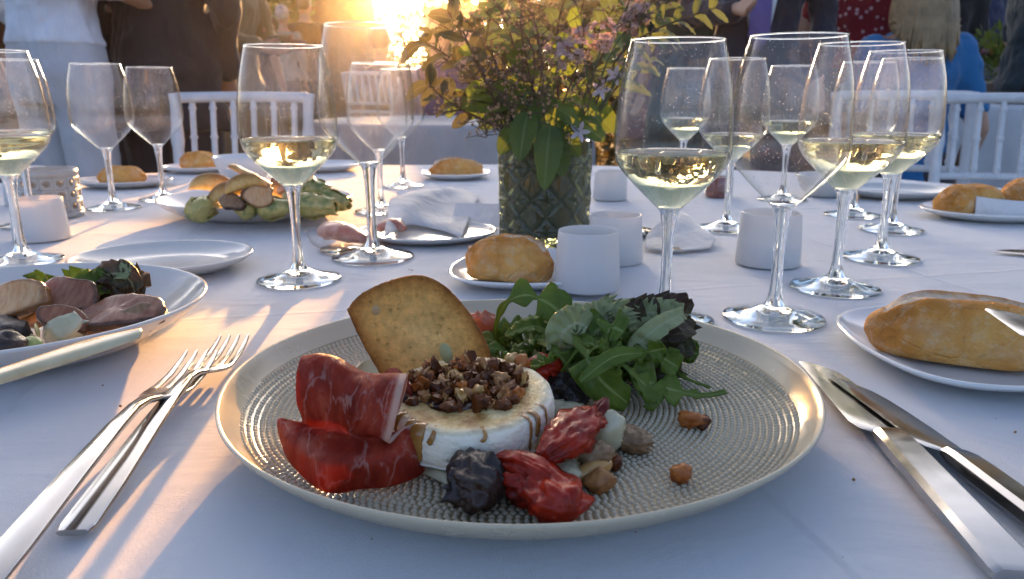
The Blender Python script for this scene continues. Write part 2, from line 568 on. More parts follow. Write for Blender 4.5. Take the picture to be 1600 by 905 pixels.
def m_toast():
    t = NT('toasted_bread'); v = t.coord()
    a = t.n('Attribute'); a.attribute_name = 'edge'
    k = t.math('ADD', t.math('MULTIPLY', a.outputs['Fac'], .85), t.math('SUBTRACT', t.math('MULTIPLY', t.noise(v, 60, 6, .7), 0.22), .06))
    base = t.ramp(k, [(0.05, (0.26, 0.085, 0.018)), (0.12, (0.52, 0.21, 0.045)), (0.28, (0.84, 0.42, 0.11)), (0.8, (0.92, 0.53, 0.17))])
    mott = t.ramp(t.noise(v, 130, 6, 0.7), [(0.35, 0.74), (0.65, 1.2)])
    col = t.mix(1.0, base, mott, 'MULTIPLY')
    pores = t.ramp(t.voro(v, 210), [(0.0, 0.0), (0.28, 1.0)])
    gate = t.ramp(t.noise(v, 60, 3), [(0.52, 0.0), (0.66, 0.8)])
    col = t.mix(t.math('MULTIPLY', t.math('SUBTRACT', 1.0, pores), gate), col, (0.22, 0.10, 0.04))
    h = t.math('ADD', t.noise(v, 480, 6, 0.7), t.math('MULTIPLY', pores, 0.9))
    return t.done(t.pbr(col, 0.85, normal=t.bump(h, 1.0, 0.0022), spec=0.2))

def m_bread(name='bread_crust', dark=0.0):
    t = NT(name); v = t.coord()
    f = t.noise(v, 14, 6, 0.6)
    crust = t.ramp(f, [(0.3, (0.30, 0.10, 0.016)), (0.48, (0.62, 0.26, 0.055)), (0.70, (0.80, 0.44, 0.13))])
    a = t.n('Attribute'); a.attribute_name = 'flour'
    crust = t.mix(t.math('MULTIPLY', a.outputs['Fac'], t.ramp(t.noise(v, 60, 5), [(0.3, 0.55), (0.6, 1.0)])), crust, (0.66, 0.55, 0.42))
    fl = t.ramp(t.noise(v, 120, 6, 0.8), [(0.50, 0.0), (0.74, 0.6)])
    col = t.mix(fl, crust, (0.70, 0.58, 0.42))
    h = t.math('ADD', t.noise(v, 90, 6, 0.65), t.math('MULTIPLY', t.noise(v, 400, 4), 0.5))
    h = t.math('ADD', h, t.math('MULTIPLY', t.ramp(t.voro(v, 38, 'DISTANCE_TO_EDGE'), [(0.0, 0.0), (0.05, 1.0)]), 0.25))
    return t.done(t.pbr(col, 0.75, normal=t.bump(h, 1.0, 0.0034), spec=0.15))

def m_cheese():
    t = NT('goat_cheese_rind'); v = t.coord()
    tc = t.n('TexCoord'); sx = t.n('SeparateXYZ'); t.l(tc.outputs['Object'], sx.inputs[0])
    top = t.ramp(sx.outputs['Z'], [(0.0, 0.0), (1.0, 1.0)])
    top = t.ramp(t.math('MULTIPLY', t.math('ADD', sx.outputs['Z'], t.math('MULTIPLY', t.noise(v, 160, 3), 0.002)), 20.0), [(0.455, 0.0), (0.475, 1.0)])
    cream = t.ramp(t.noise(v, 70, 5, 0.65), [(0.3, (0.82, 0.66, 0.36)), (0.5, (0.66, 0.44, 0.17)), (0.66, (0.36, 0.16, 0.04))])
    rad = t.math('SQRT', t.math('ADD', t.math('MULTIPLY', sx.outputs['X'], sx.outputs['X']), t.math('MULTIPLY', sx.outputs['Y'], sx.outputs['Y'])))
    rimw = t.ramp(t.math('MULTIPLY', t.math('ADD', rad, t.math('MULTIPLY', t.noise(v, 90, 4), 0.006)), 20.0), [(0.70, 0.0), (0.86, 1.0)])
    cream = t.mix(rimw, cream, (0.80, 0.74, 0.55))
    # sauce runs: streaks down the side
    sv = t.coord(scale=(1, 1, 0.07))
    st = t.ramp(t.noise(sv, 58, 2, 0.5), [(0.60, 0.0), (0.66, 1.0)])
    sp = t.ramp(t.noise(v, 210, 4, 0.7), [(0.66, 0.0), (0.74, 0.8)])
    side = t.mix(t.math('MULTIPLY', st, t.ramp(t.noise(v, 50, 3), [(0.3, 0.5), (0.55, 1.0)])), (0.93, 0.82, 0.64), (0.52, 0.26, 0.05))
    col = t.mix(top, side, cream)
    col = t.mix(sp, col, (0.24, 0.11, 0.05))
    h = t.math('ADD', t.noise(v, 120, 5), t.math('MULTIPLY', t.noise(v, 500, 4), 0.4))
    r = t.ramp(top, [(0.0, 0.6), (1.0, 0.22)])
    return t.done(t.pbr(col, r, normal=t.bump(h, 0.9, 0.0022), sss=0.35, sss_r=(1, 0.8, 0.55), sss_s=0.004))

def m_leaf(name, c1, c2, vein=(0.20, 0.32, 0.12), rough=0.42, trl=0.4, trc=None, scale=30):
    if name in _cache: return _cache[name]
    t = NT(name); v = t.coord()
    tc = t.n('TexCoord'); sx = t.n('SeparateXYZ'); t.l(tc.outputs['UV'], sx.inputs[0])
    col = t.mix(t.ramp(t.noise(v, scale, 5), [(0.3, 0.0), (0.7, 1.0)]), c1, c2)
    d = t.math('ABSOLUTE', t.math('SUBTRACT', sx.outputs['X'], 0.5))
    mid = t.ramp(d, [(0.02, 0.85), (0.06, 0.0)])
    sv = t.math('SINE', t.math('MULTIPLY', t.math('ADD', sx.outputs['Y'], t.math('MULTIPLY', d, -0.55)), 62))
    side = t.ramp(sv, [(0.90, 0.0), (1.0, 0.28)])
    col = t.mix(t.math('MAXIMUM', mid, side), col, vein)
    n = t.bump(t.math('ADD', t.math('MULTIPLY', t.math('MAXIMUM', mid, side), -1.0), t.noise(v, 120, 3)), 0.35, 0.0012)
    sh = t.pbr(col, rough, normal=n, spec=0.4)
    trc = trc or tuple(min(1, x * 2.6) for x in c2)
    _cache[name] = t.done(t.mixs(trl, sh, t.translucent(t.mix(0.5, col, trc))))
    return _cache[name]

def m_frost(name, c=(0.74, 0.74, 0.74)):
    t = NT(name); v = t.coord()
    sh = t.pbr(t.mix(t.noise(v, 30, 3), c, tuple(x * 0.95 for x in c)), 0.42, spec=0.4, normal=t.bump(t.noise(v, 40, 2), 0.05, 0.002))
    return t.done(t.mixs(0.28, sh, t.translucent((0.92, 0.86, 0.78))))

def m_fabric(name, c, c2=None, scale=25, rough=0.85, trl=0.0, pattern=None):
    if name in _cache: return _cache[name]
    t = NT(name); v = t.coord()
    c2 = c2 or tuple(x * 0.82 for x in c)
    col = t.mix(t.ramp(t.noise(v, scale / 4, 4), [(0.3, 0.0), (0.7, 1.0)]), c, c2)
    if pattern:
        col = t.mix(t.ramp(t.voro(v, 34), [(0.22, 1.0), (0.3, 0.0)]), col, pattern)
    n = t.bump(t.noise(v, 420, 3), 0.3, 0.001)
    n = t.bump(t.noise(t.coord(scale=(1.6, 1.6, 0.7)), 7, 4, 0.5, 0.5), 0.8, 0.03, n)
    sh = t.pbr(col, rough, normal=n, spec=0.25, sheen=0.15)
    if trl: sh = t.mixs(trl, sh, t.translucent(c))
    _cache[name] = t.done(sh); return _cache[name]

M = {}
M['cloth'] = m_cloth()
M['thin'] = m_glass_thin()
M['glass'] = m_glass()
M['wine'] = m_wine()
M['steel'] = m_steel()
M['plate'] = m_glaze('stoneware_glaze', (0.52, 0.445, 0.31), 0.17, 0.25)
M['china'] = m_glaze('white_china', (0.74, 0.73, 0.70), 0.10)
M['greychina'] = m_glaze('grey_white_china', (0.60, 0.59, 0.555), 0.10)
M['ham'] = m_ham()
M['toast'] = m_toast()
M['bread'] = m_bread()
M['cheese'] = m_cheese()
M['frost'] = m_frost('frosted_cup')
M['wax'] = plain('candle_wax', (0.86, 0.80, 0.68), rough=0.5, sss=0.6, sss_s=0.01, scale=20)
M['arugula'] = m_leaf('arugula_green', (0.085, 0.135, 0.014), (0.16, 0.225, 0.028), vein=(0.32, 0.37, 0.12), trl=0.40)
M['lettuce'] = m_leaf('red_lettuce', (0.055, 0.018, 0.015), (0.10, 0.09, 0.03), vein=(0.35, 0.32, 0.14), trl=0.3, trc=(0.35, 0.2, 0.06))
M['palestem'] = m_leaf('pale_lettuce_rib', (0.42, 0.44, 0.22), (0.34, 0.38, 0.16), vein=(0.5, 0.5, 0.32), trl=0.35, trc=(0.6, 0.6, 0.25))
M['tomato'] = plain('dried_tomato', (0.36, 0.020, 0.005), (0.11, 0.006, 0.003), rough=0.32, spec=.22, scale=70, bump=0.7, bscale=130, bdist=.0015, coat=0.12, sss=0.1, sss_s=0.002)
M['prune'] = plain('black_prune', (0.012, 0.008, 0.007), (0.035, 0.016, 0.010), rough=0.42, scale=60, bump=0.9, bscale=150, bdist=.002, coat=0.12)
M['nut'] = plain('roasted_nut', (0.42, 0.20, 0.06), (0.24, 0.09, 0.022), rough=0.42, scale=90, bump=0.5, bscale=260)
M['nutdark'] = plain('glazed_dark_nut', (0.17, 0.05, 0.011), (0.06, 0.016, 0.005), rough=0.3, spec=.2, scale=120, bump=0.7, bscale=260, coat=0.1)
M['nutpink'] = plain('caramel_nut', (0.50, 0.17, 0.04), (0.28, 0.075, 0.015), rough=0.3, spec=.25, scale=120, bump=0.6, bscale=260, coat=0.1)
M['nutpale'] = plain('pale_peanut', (0.58, 0.34, 0.11), (0.44, 0.22, 0.06), rough=0.35, scale=80, bump=0.25, bscale=240, coat=0.2)
M['sauce'] = plain('dark_balsamic', (0.030, 0.012, 0.008), (0.06, 0.022, 0.012), rough=0.1, scale=80, coat=0.5)
M['onion'] = plain('pale_onion', (0.55, 0.50, 0.33), (0.46, 0.40, 0.24), rough=0.25, scale=60, sss=0.3, bump=0.2, coat=0.3)
M['crumb'] = plain('bread_crumb', (0.52, 0.37, 0.19), (0.38, 0.23, 0.10), rough=0.85, scale=60, bump=0.8, bscale=220)
M['walnut'] = plain('walnut_meat', (0.30, 0.19, 0.10), (0.20, 0.11, 0.05), rough=0.5, scale=80, bump=0.5, bscale=220)
M['seed'] = plain('pumpkin_seed_green', (0.34, 0.30, 0.11), (0.40, 0.34, 0.14), rough=0.35, scale=90)
# ------------------------------------------------------------------ ground and big structure
def build_ground():
    b = MB(); n = 60; xs = np.linspace(-60, 60, 49); ys = list(np.linspace(-8, 12, 41)) + [20, 40, 80, 160, 400]
    vs = [(x * (1 if y < 30 else y / 30), y, ground_z(y) + (0.03 * noise.noise(Vector((x * 0.5, y * 0.5, 3))) if y > 2.5 else 0)) for y in ys for x in xs]
    m = len(xs)
    fs = [(j * m + i, j * m + i + 1, (j + 1) * m + i + 1, (j + 1) * m + i) for j in range(len(ys) - 1) for i in range(m - 1)]
    b.add(vs, fs)
    o = b.build('ground', plain('dry_lawn', (0.07, 0.075, 0.03), (0.11, 0.085, 0.045), rough=0.95, scale=3, bump=0.8, bscale=60, bdist=0.02))
    tag(o, kind='structure')
build_ground()

def build_hills():
    b = MB(); vs = []; fs = []; n = 90
    for i in range(n + 1):
        a = R(-75) + R(150) * i / n
        h = 9 + 7 * noise.noise(Vector((i * 0.12, 4.2, 0))) + 2.5 * noise.noise(Vector((i * 0.5, 1.2, 0)))
        for rr, hh in ((300, -1), (330, 0.55 * h), (380, h), (450, h * 0.9), (560, -1)):
            vs.append((math.sin(a) * rr, math.cos(a) * rr, hh))
    for i in range(n):
        for k in range(4):
            fs.append((i * 5 + k, (i + 1) * 5 + k, (i + 1) * 5 + k + 1, i * 5 + k + 1))
    b.add(vs, fs)
    tag(b.build('hills', plain('wooded_hill', (0.035, 0.045, 0.03), (0.06, 0.06, 0.04), rough=0.95, scale=0.05, bump=0.8, bscale=0.3, bdist=2.0)), kind='structure')
build_hills()

TC = (-0.08, 1.03)
def cloth_mesh(cx, cyy, rx, ry, top, floor, seed, folds=26, nr=46, seg=240, wr=0.0007):
    b = MB(); vs = [(cx, cyy, top)]; fs = []
    rr = [i / nr for i in range(1, nr + 1)]
    prof = [(t, 0.0) for t in rr] + [(1.006, 0.004), (1.012, 0.012), (1.016, 0.03), (1.018, 0.1), (1.02, 0.3), (1.022, 0.5), (1.025, 1.0)]
    H = top - floor - 0.02
    for q, (t, dz) in enumerate(prof):
        for j in range(seg):
            a = 2 * PI * j / seg
            w = 0.0
            k = t
            if q >= nr:
                d = dz if dz < 0.05 else dz
                amp = min(1, dz * 1.6)
                k = t + amp * (0.035 * math.sin(folds * a + 3 * noise.noise(Vector((a * 2, seed, 0)))) + 0.03 * noise.noise(Vector((a * 4, seed, 2))))
                z = top - (dz if dz < 0.05 else dz * H)
            x = cx + rx * k * math.cos(a); y = cyy + ry * k * math.sin(a)
            if q < nr:
                z = top + wr * noise.noise(Vector((x * 6, y * 9, seed))) + wr * 0.5 * noise.noise(Vector((x * 22 + y * 9, y * 14, seed)))
                fade = 1
                z = top + (z - top) * fade - wr
            vs.append((x, y, z))
    for j in range(seg):
        fs.append((0, 1 + j, 1 + (j + 1) % seg))
    for q in range(len(prof) - 1):
        for j in range(seg):
            j2 = (j + 1) % seg
            fs.append((1 + q * seg + j, 1 + (q + 1) * seg + j, 1 + (q + 1) * seg + j2, 1 + q * seg + j2))
    b.add(vs, fs)
    return b
o = cloth_mesh(TC[0], TC[1], 1.12, 0.88, TZ, 0.0, 1, nr=90, seg=360, wr=.0012).build('tablecloth', M['cloth'])
tag(o, 'white cotton cloth covering the near dining table set for dinner', 'tablecloth')

# ------------------------------------------------------------------ plates
def plate_profile(R_, h, foot, flat, lip=0.004, th=0.004):
    """deep coupe: (r,z) from the underside centre round the lip to the inner centre"""
    return [(0, 0.001), (foot * 0.93, 0.001), (foot * 0.95, 0), (foot, 0), (foot * 1.02, th * 0.4),
            (foot + (R_ - foot) * 0.45, h * 0.22), (foot + (R_ - foot) * 0.8, h * 0.6), (R_, h - lip * 0.4), (R_ + 0.0006, h), (R_ - 0.0012, h + 0.0012),
            (R_ - lip * 0.8, h + 0.0004), (R_ - lip * 1.5, h - lip * 0.55), (flat + (R_ - flat) * 0.62, h * 0.62 + th * 0.2), (flat + (R_ - flat) * 0.3, th + (h - th) * 0.27), (flat + 0.004, th + 0.0016), (flat - 0.004, th + 0.0002), (flat * 0.6, th), (0, th)]

PC = Vector((0.0038, 0.403, TZ))
PZ = TZ + 0.0068                      # eating surface of the main plate (top of the relief)
pl = thing('dinner_plate', 'large round beige stoneware dinner plate with dimpled centre in front', 'plate', PC)
pl.scale = (1.012, 0.985, 1.0)
INNER = [(.154, .0196), (.1505, .0152), (.145, .0106), (.138, .0074), (.130, .0060), (.110, .0056), (0, .0055)]
PROF = [(0, .001), (.102, .001), (.104, 0), (.108, 0), (.110, .001), (.134, .0045), (.149, .0118), (.1566, .0196), (.1580, .0218), (.1581, .0228), (.1573, .0234), (.1562, .0228)] + INNER
MB().lathe(PROF, 180, rmod=lambda a: 1 + 0.004 * math.sin(3 * a + 1) + 0.002 * math.sin(7 * a)).build('body', M['plate'], pl)
def inner_z(r):
    for (r1, z1), (r0, z0) in zip(INNER[:-1], INNER[1:]):
        if r0 <= r <= r1: return z0 + (z1 - z0) * (r - r0) / (r1 - r0)
    return INNER[0][1]
def relief(rmax, pitch_r, pitch_t, z0, hgt, rad):
    V = []; F = []; k = 0
    r = pitch_r
    rnd = random.Random(3)
    while r < rmax:
        n = max(6, int(2 * PI * r / pitch_t)); ph = rnd.random()
        for i in range(n):
            a = 2 * PI * (i + ph + rnd.uniform(-0.06, 0.06)) / n
            ca, sa = math.cos(a), math.sin(a)
            base = len(V); kk = rnd.uniform(0.85, 1.1)
            for (fr, zz) in ((1.0, -0.0004), (0.62, 0.62)):
                for j in range(6):
                    b = PI / 3 * j
                    dr = rad * 0.92 * fr * math.cos(b) * kk; dt = rad * fr * math.sin(b) * kk
                    V.append(((r + dr) * ca - dt * sa, (r + dr) * sa + dt * ca, inner_z(r + dr) + .0002 + (hgt * zz if zz > 0 else zz)))
            V.append((r * ca, r * sa, inner_z(r) + .0002 + hgt))
            for j in range(6):
                j2 = (j + 1) % 6
                F.append((base + j, base + j2, base + 6 + j2, base + 6 + j)); F.append((base + 6 + j, base + 6 + j2, base + 12))
        r += pitch_r
    b = MB(); b.v = V; b.f = F
    return b
MB().lathe([(q, inner_z(q) + .0002) for q in (.1478, .145, .138, .130, .110)] + [(0, .0057)], 160).build('gap_shade', m_glaze('gap_shade_glaze', (.30, .235, .13), .2), pl)  # darker colour under the bumps paints in the shade of their gaps
o = relief(0.1465, 0.0031, 0.0036, 0.0057, 0.0013, 0.0018).build('dimpled_relief', M['plate'], pl)
tag(o, kind='stuff')

def small_plate(name, label, loc, R_, h, mat, rmod=None, foot=None, flat=None, scale=None, rz=0, seg=96):
    t = thing(name, label, 'plate', loc, rz)
    if scale: t.scale = scale
    MB().lathe(plate_profile(R_, h, foot or R_ * 0.6, flat or R_ * 0.72, 0.003, 0.004), seg, rmod=rmod).build('body', mat, t)
    return t
def scal(n, amp): return lambda a: 1 + amp * abs(math.cos(n * a / 2)) ** 3
WAVE = scal(4, 0.10)

# empty plate on the left
c = at(257, 421)
small_plate('side_plate', 'empty oval grey-white plate between the forks and the wine glass', c, 0.082, 0.015, M['greychina'], foot=0.05, flat=0.056, scale=(1.06, 0.92, 1), rz=R(10))
# neighbour's plate on the far left
LP = at(62, 535) + Vector((-0.02, 0, 0))
t = small_plate('dinner_plate', 'grey-white dinner plate of food cut off by the left edge', LP, 0.135, 0.030, M['greychina'], foot=0.075, flat=0.098, scale=(1, 0.93, 1))
# bread plate right
BR = at(1530, 560)
small_plate('bread_plate', 'silvery white wavy-edged bread plate beside the two knives', BR, 0.086, 0.013, M['china'], rmod=WAVE, foot=0.05, flat=0.060, scale=(1.05, 0.98, 1), rz=R(48))
# middle bread plate
BM = at(835, 433)
small_plate('bread_plate', 'white bread plate with blue-grey rim in front of the flower vase', BM, 0.076, 0.012, M['china'], rmod=scal(4, 0.07), foot=0.045, flat=0.056, scale=(1.12, 0.96, 1), rz=R(40))
# platter
PT = at(402, 336)
small_plate('serving_plate', 'large white serving plate piled with vegetables behind the wine glass', PT, 0.137, 0.026, M['china'], foot=0.08, flat=0.10, scale=(1.0, 0.85, 1))
# small plate by the vase (napkin and ham on it)
PN = at(668, 372)
small_plate('side_plate', 'thin grey side plate with ham and napkin left of the vase', PN, 0.078, 0.010, M['greychina'], foot=0.05, flat=0.06, scale=(1.08, 0.9, 1))
# far ones
PF1 = at(712, 278)
small_plate('bread_plate', 'white bread plate with a roll at the far side left of vase', PF1, 0.072, 0.012, M['china'])
PF2 = at(196, 291)
small_plate('bread_plate', 'grey plate with a roll behind the empty glass on the left', PF2, 0.078, 0.013, M['greychina'], scale=(1.1, 0.9, 1))
PF3 = at(1545, 340)
small_plate('bread_plate', 'white bread plate with wrapped rolls at the right edge', PF3, 0.085, 0.013, M['china'], scale=(1.1, 0.9, 1))
PF4 = at(1398, 307)
small_plate('side_plate', 'dark-rimmed plate near the white chairs on the right', PF4, 0.085, 0.014, M['greychina'], scale=(1.05, 0.9, 1))
PF5 = at(310, 268)
small_plate('bread_plate', 'white plate with pale roll behind the serving plate', PF5, 0.075, 0.013, M['china'])
PF6 = at(505, 266)
small_plate('side_plate', 'pale plate seen through the wine glass at the far side', PF6, 0.085, 0.015, M['china'])

def bowl(label, loc, r, h, mat):
    t = thing('bowl', label, 'bowl', loc)
    MB().lathe([(0, 0), (r * .62, 0), (r * .66, .002), (r * .85, h * .45), (r, h), (r - .001, h + .001), (r - .004, h), (r * .82, h * .47), (r * .6, .006), (0, .006)], 64).build('body', mat, t)
    return t
bowl('white bowl behind the serving plate of vegetables', at(378, 280) + Vector((0, 0.02, 0)), 0.062, 0.045, M['china'])
bowl('shallow grey bowl right of the empty wine glass', at(1288, 305), 0.05, 0.035, M['greychina'])

# ------------------------------------------------------------------ wine glasses
G_H = 0.214
BOWL = [(0.0052, .0850), (0.0080, .0885), (0.0150, .0955), (0.0250, .1050), (0.0345, .1150), (0.0398, .1215), (0.0427, .1280), (0.0438, .1350), (0.0440, .1440), (0.0431, .162), (0.0402, .187), (0.0340, .2136)]
STEM = [(0, .0918), (.0090, .0915), (.0093, .0903), (.0078, .0880), (0.0066, .0850), (.0060, .0805), (.0049, .072), (.0043, .055), (.0043, .038), (.0048, .024), (.0062, .0155), (.0085, .0108), (0.0, 0.0098)]
FOOT = [(0, .0), (.0385, .0), (.0393, .0007), (.0393, .0014), (.0384, .0021), (.028, .0038), (.018, .0064), (.0112, .0097), (.0080, .0112), (0, .0110)]
def smooth_prof(p, n):
    c = curve([(r, z, 0) for r, z in p], n); return [(max(0.0, q[0]), q[1]) for q in c]
def bowl_r(z):
    for (r0, z0), (r1, z1) in zip(BOWL[:-1], BOWL[1:]):
        if z0 <= z <= z1: return r0 + (r1 - r0) * (z - z0) / (z1 - z0)
    return BOWL[0][0]
_gm = {}
def wine_glass(label, loc, level=None, sc=1.0, lip=None, seg=64, rz=0):
    t = thing('wine_glass', label, 'wine glass', loc, rz)
    t.scale = (sc, sc, sc)
    def part(nm, key, fn, mat):
        if key not in _gm:
            o = fn().build(nm, mat, t); _gm[key] = o.data
        else:
            o = bpy.data.objects.new(nm, _gm[key]); C.objects.link(o); o.parent = t
        return o
    part('bowl', 'bowl', lambda: MB().lathe(smooth_prof(BOWL, 40), seg), M['thin'])
    rim = part('rim', 'rim', lambda: MB().lathe([(.0340 + .00055 * math.cos(a), .2136 + .00055 * math.sin(a)) for a in [k * PI / 4 for k in range(8)]], seg, close=True), M['glass'])
    part('stem', 'stem', lambda: MB().lathe(STEM[:1] + smooth_prof(STEM[1:-1], 36) + STEM[-1:], 32), M['glass'])
    part('foot', 'foot', lambda: MB().lathe(FOOT, seg), M['glass'])
    if level:
        def wf():
            zs = [.0925 + (level - .0925) * k / 20 for k in range(21)]
            pr = [(0, .0921)] + [(bowl_r(z) - .0007, z) for z in zs]
            rt = pr[-1][0]
            pr += [(rt - .0008, level - .0005), (rt - .003, level - .0007), (0, level - .0007)]
            return MB().lathe(pr, seg)
        part('wine', 'wine%.4f' % level, wf, M['wine'])
    return t
GR = 'x'
wine_glass('wine glass with white wine standing left of the toast', at(468, 437), .133)
wine_glass('tall empty wine glass, right of the filled one, by the ham roll', at(583, 402), None, 1.12)
wine_glass('wine glass with white wine directly behind the salad, its foot hidden', at(1037, 500), .133, 0.985)
wine_glass('empty clear wine glass nearest the right-hand bread plate', at(1208, 497), None)
wine_glass('wine glass with white wine just behind the empty one on the right', at(1304, 450), .133)
wine_glass('rightmost wine glass on the near table, filled with white wine', at(1375, 403), .132)
wine_glass('wine glass with white wine cut off by the left edge', at(36, 408), .131)
wine_glass('wine glass half hidden behind the perforated lantern on the left', at(52, 352), .125)
wine_glass('larger of the two empty glasses in front of the man in white', at(178, 325), None, 1.0)
wine_glass('smaller of the two empty glasses before the dark-suited man', at(256, 311), None, 0.99)
wine_glass('wine glass directly behind the tall empty glass', at(596, 330), None)
wine_glass('empty wine glass at the far table edge between tall glass and twigs', at(630, 291), None)
wine_glass('wine glass behind the candle cup on the right', at(1134, 357), .122)
wine_glass('far wine glass seen through the glass behind the salad', at(1064, 296), .128)
wine_glass('wine glass seen between the two filled glasses on the right', at(1332, 336), None)
wine_glass('far empty wine glass behind the rightmost filled glass', at(1392, 359), None)
wine_glass('far wine glass seen through the empty glass on the right', at(1222, 312), .128)

# ------------------------------------------------------------------ candle cups
def candle_cup(label, loc, r=0.031, h=0.052, fill=0.42, sc=1.0):
    t = thing('candle_cup', label, 'candle', loc); t.scale = (sc, sc, sc)
    MB().lathe([(0, 0), (r * .97, 0), (r, .002), (r * .985, h * .3), (r * .93, h * .8), (r * .905, h - .0008), (r * .895, h), (r * .87, h), (r * .86, h - .001), (r * .885, h * .7), (r * .92, .006), (0, .006)], 64).build('cup', M['frost'], t)
    z = h * fill
    w = MB().lathe([(0, .0065), (r * .90, .0065), (r * .87, z), (r * .6, z - .001), (0, z - .0015)], 48).build('wax', M['wax'], t)
    MB().tube([(0, 0, z - .002), (.0005, 0, z + .005), (.002, .001, z + .009)], [.0009, .0008, .0005], 6).build('wick', plain('burnt_wick', (0.02, 0.018, 0.016), rough=0.9), w)
    return t
candle_cup('white frosted candle cup on the middle bread plate beside the roll', at(917, 449, TZ + .0045), 0.0292, 0.052)
candle_cup('white frosted candle cup behind the bread plate, right of the vase', at(960, 408), 0.0295, 0.050)
candle_cup('white frosted candle cup between the glasses on the right', at(1199, 411), 0.033, 0.054)
candle_cup('white frosted candle cup in front of the perforated lantern', at(66, 373), 0.031, 0.050)
candle_cup('small far candle cup just right of the vase', at(953, 311), 0.0285, 0.047)

# perforated lantern
def lantern(label, loc, r=0.040, h=0.068, n=14, rows=3):
    t = thing('lantern', label, 'lantern', loc)
    b = MB(); cell_h = h * 0.72 / rows
    prm = []
    def P(a, z): return (r * (1 - 0.05 * z / h) * math.cos(a), r * (1 - 0.05 * z / h) * math.sin(a), z)
    zb = h * 0.12
    for q in range(rows):
        for i in range(n):
            a0 = 2 * PI * i / n; da = 2 * PI / n; z0 = zb + q * cell_h
            sq = []; ci = []
            for k in range(24):
                ang = 2 * PI * k / 24; cx, cz = math.cos(ang), math.sin(ang)
                m = max(abs(cx), abs(cz))
                sq.append(P(a0 + da * (0.5 + 0.5 * cx / m), z0 + cell_h * (0.5 + 0.5 * cz / m)))
                ci.append(P(a0 + da * (0.5 + 0.29 * cx), z0 + cell_h * (0.5 + 0.30 * cz)))
            b.add(sq + ci, [(k, (k + 1) % 24, 24 + (k + 1) % 24, 24 + k) for k in range(24)])
    seg = 112
    for (za, zc) in ((0, zb), (zb + rows * cell_h, h)):
        b.add([P(2 * PI * i / seg, za) for i in range(seg)] + [P(2 * PI * i / seg, zc) for i in range(seg)], [(i, (i + 1) % seg, seg + (i + 1) % seg, seg + i) for i in range(seg)])
    o = b.build('pierced_wall', plain('grey_ceramic', (0.42, 0.42, 0.40), rough=0.35, scale=20, trl=0.0), t); solid(o, 0.002, -1)
    MB().lathe([(0, 0), (r * .96, 0), (r * .96, .003), (0, .003)], 48).build('base', _cache['grey_ceramic'], t)
    MB().lathe([(0, .0032), (r * .5, .0032), (r * .5, .022), (0, .022)], 32).build('candle', M['wax'], t)
    return t
lantern('grey pierced lantern with rows of round holes on the left', at(84, 338))
candle_cup('pale candle cup peeking out behind the pierced lantern', at(45, 318), 0.033, 0.058)

# ------------------------------------------------------------------ cutlery
def rrect(c, w, h, bev, sx=Vector((1, 0, 0)), sz=Vector((0, 0, 1))):
    w, h = w / 2, h / 2; b = min(bev, w * .9, h * .9)
    pts = [(w, -h + b), (w, h - b), (w - b, h), (-w + b, h), (-w, h - b), (-w, -h + b), (-w + b, -h), (w - b, -h)]
    return [Vector(c) + sx * x + sz * z for x, z in pts]
def fork(label, tip, tail, zl=0.0, L=0.24):
    kk = L / .205
    d = (tip - tail); ang = math.atan2(d.y, d.x) - PI / 2
    t = thing('fork', label, 'fork', tip - d.normalized() * L, ang); t.location.z = TZ + zl; t.scale = (1.06, kk, 1.0)
    S = [(0, .0122, .0026, .0030), (.004, .0145, .0030, .0032), (.03, .0140, .0033, .006), (.07, .0112, .0036, .011), (.105, .0085, .0040, .0145), (.122, .0068, .0042, .0150), (.132, .0075, .0036, .0138), (.140, .0125, .0028, .0115)]
    MB().loft([rrect((0, y, z), w, h, .0012) for y, w, h, z in S]).build('handle', M['steel'], t, angle=50)
    S2 = [(.139, .0115, .0027, .0117), (.146, .0190, .0023, .0095), (.152, .0226, .0021, .0078), (.158, .0236, .0020, .0066), (.1605, .0236, .0020, .0062)]
    MB().loft([rrect((0, y, z), w, h, .0009) for y, w, h, z in S2]).build('head', M['steel'], t, angle=50)
    for k in range(4):
        x = (-1.5 + k) * .0063
        S3 = [(.159, .0046, .0020, .0064), (.165, .0043, .0020, .0056), (.180, .0040, .0020, .0055), (.195, .0034, .0019, .0078), (.203, .0024, .0017, .0100), (.2055, .0012, .0012, .0107)]
        MB().loft([rrect((x * (1 - .06 * (y - .16) / .045), y, z), w, h, .0007) for y, w, h, z in S3]).build('tine', M['steel'], t, angle=50)
    return t
fork('lower fork lying under the other fork left of the main plate', at(366, 523, TZ + .0107), at(112, 846), 0.0, .236)
fork('upper fork crossing over the other fork left of the main plate', at(315, 548, TZ + .016), at(44, 880), 0.0052, 0.25)

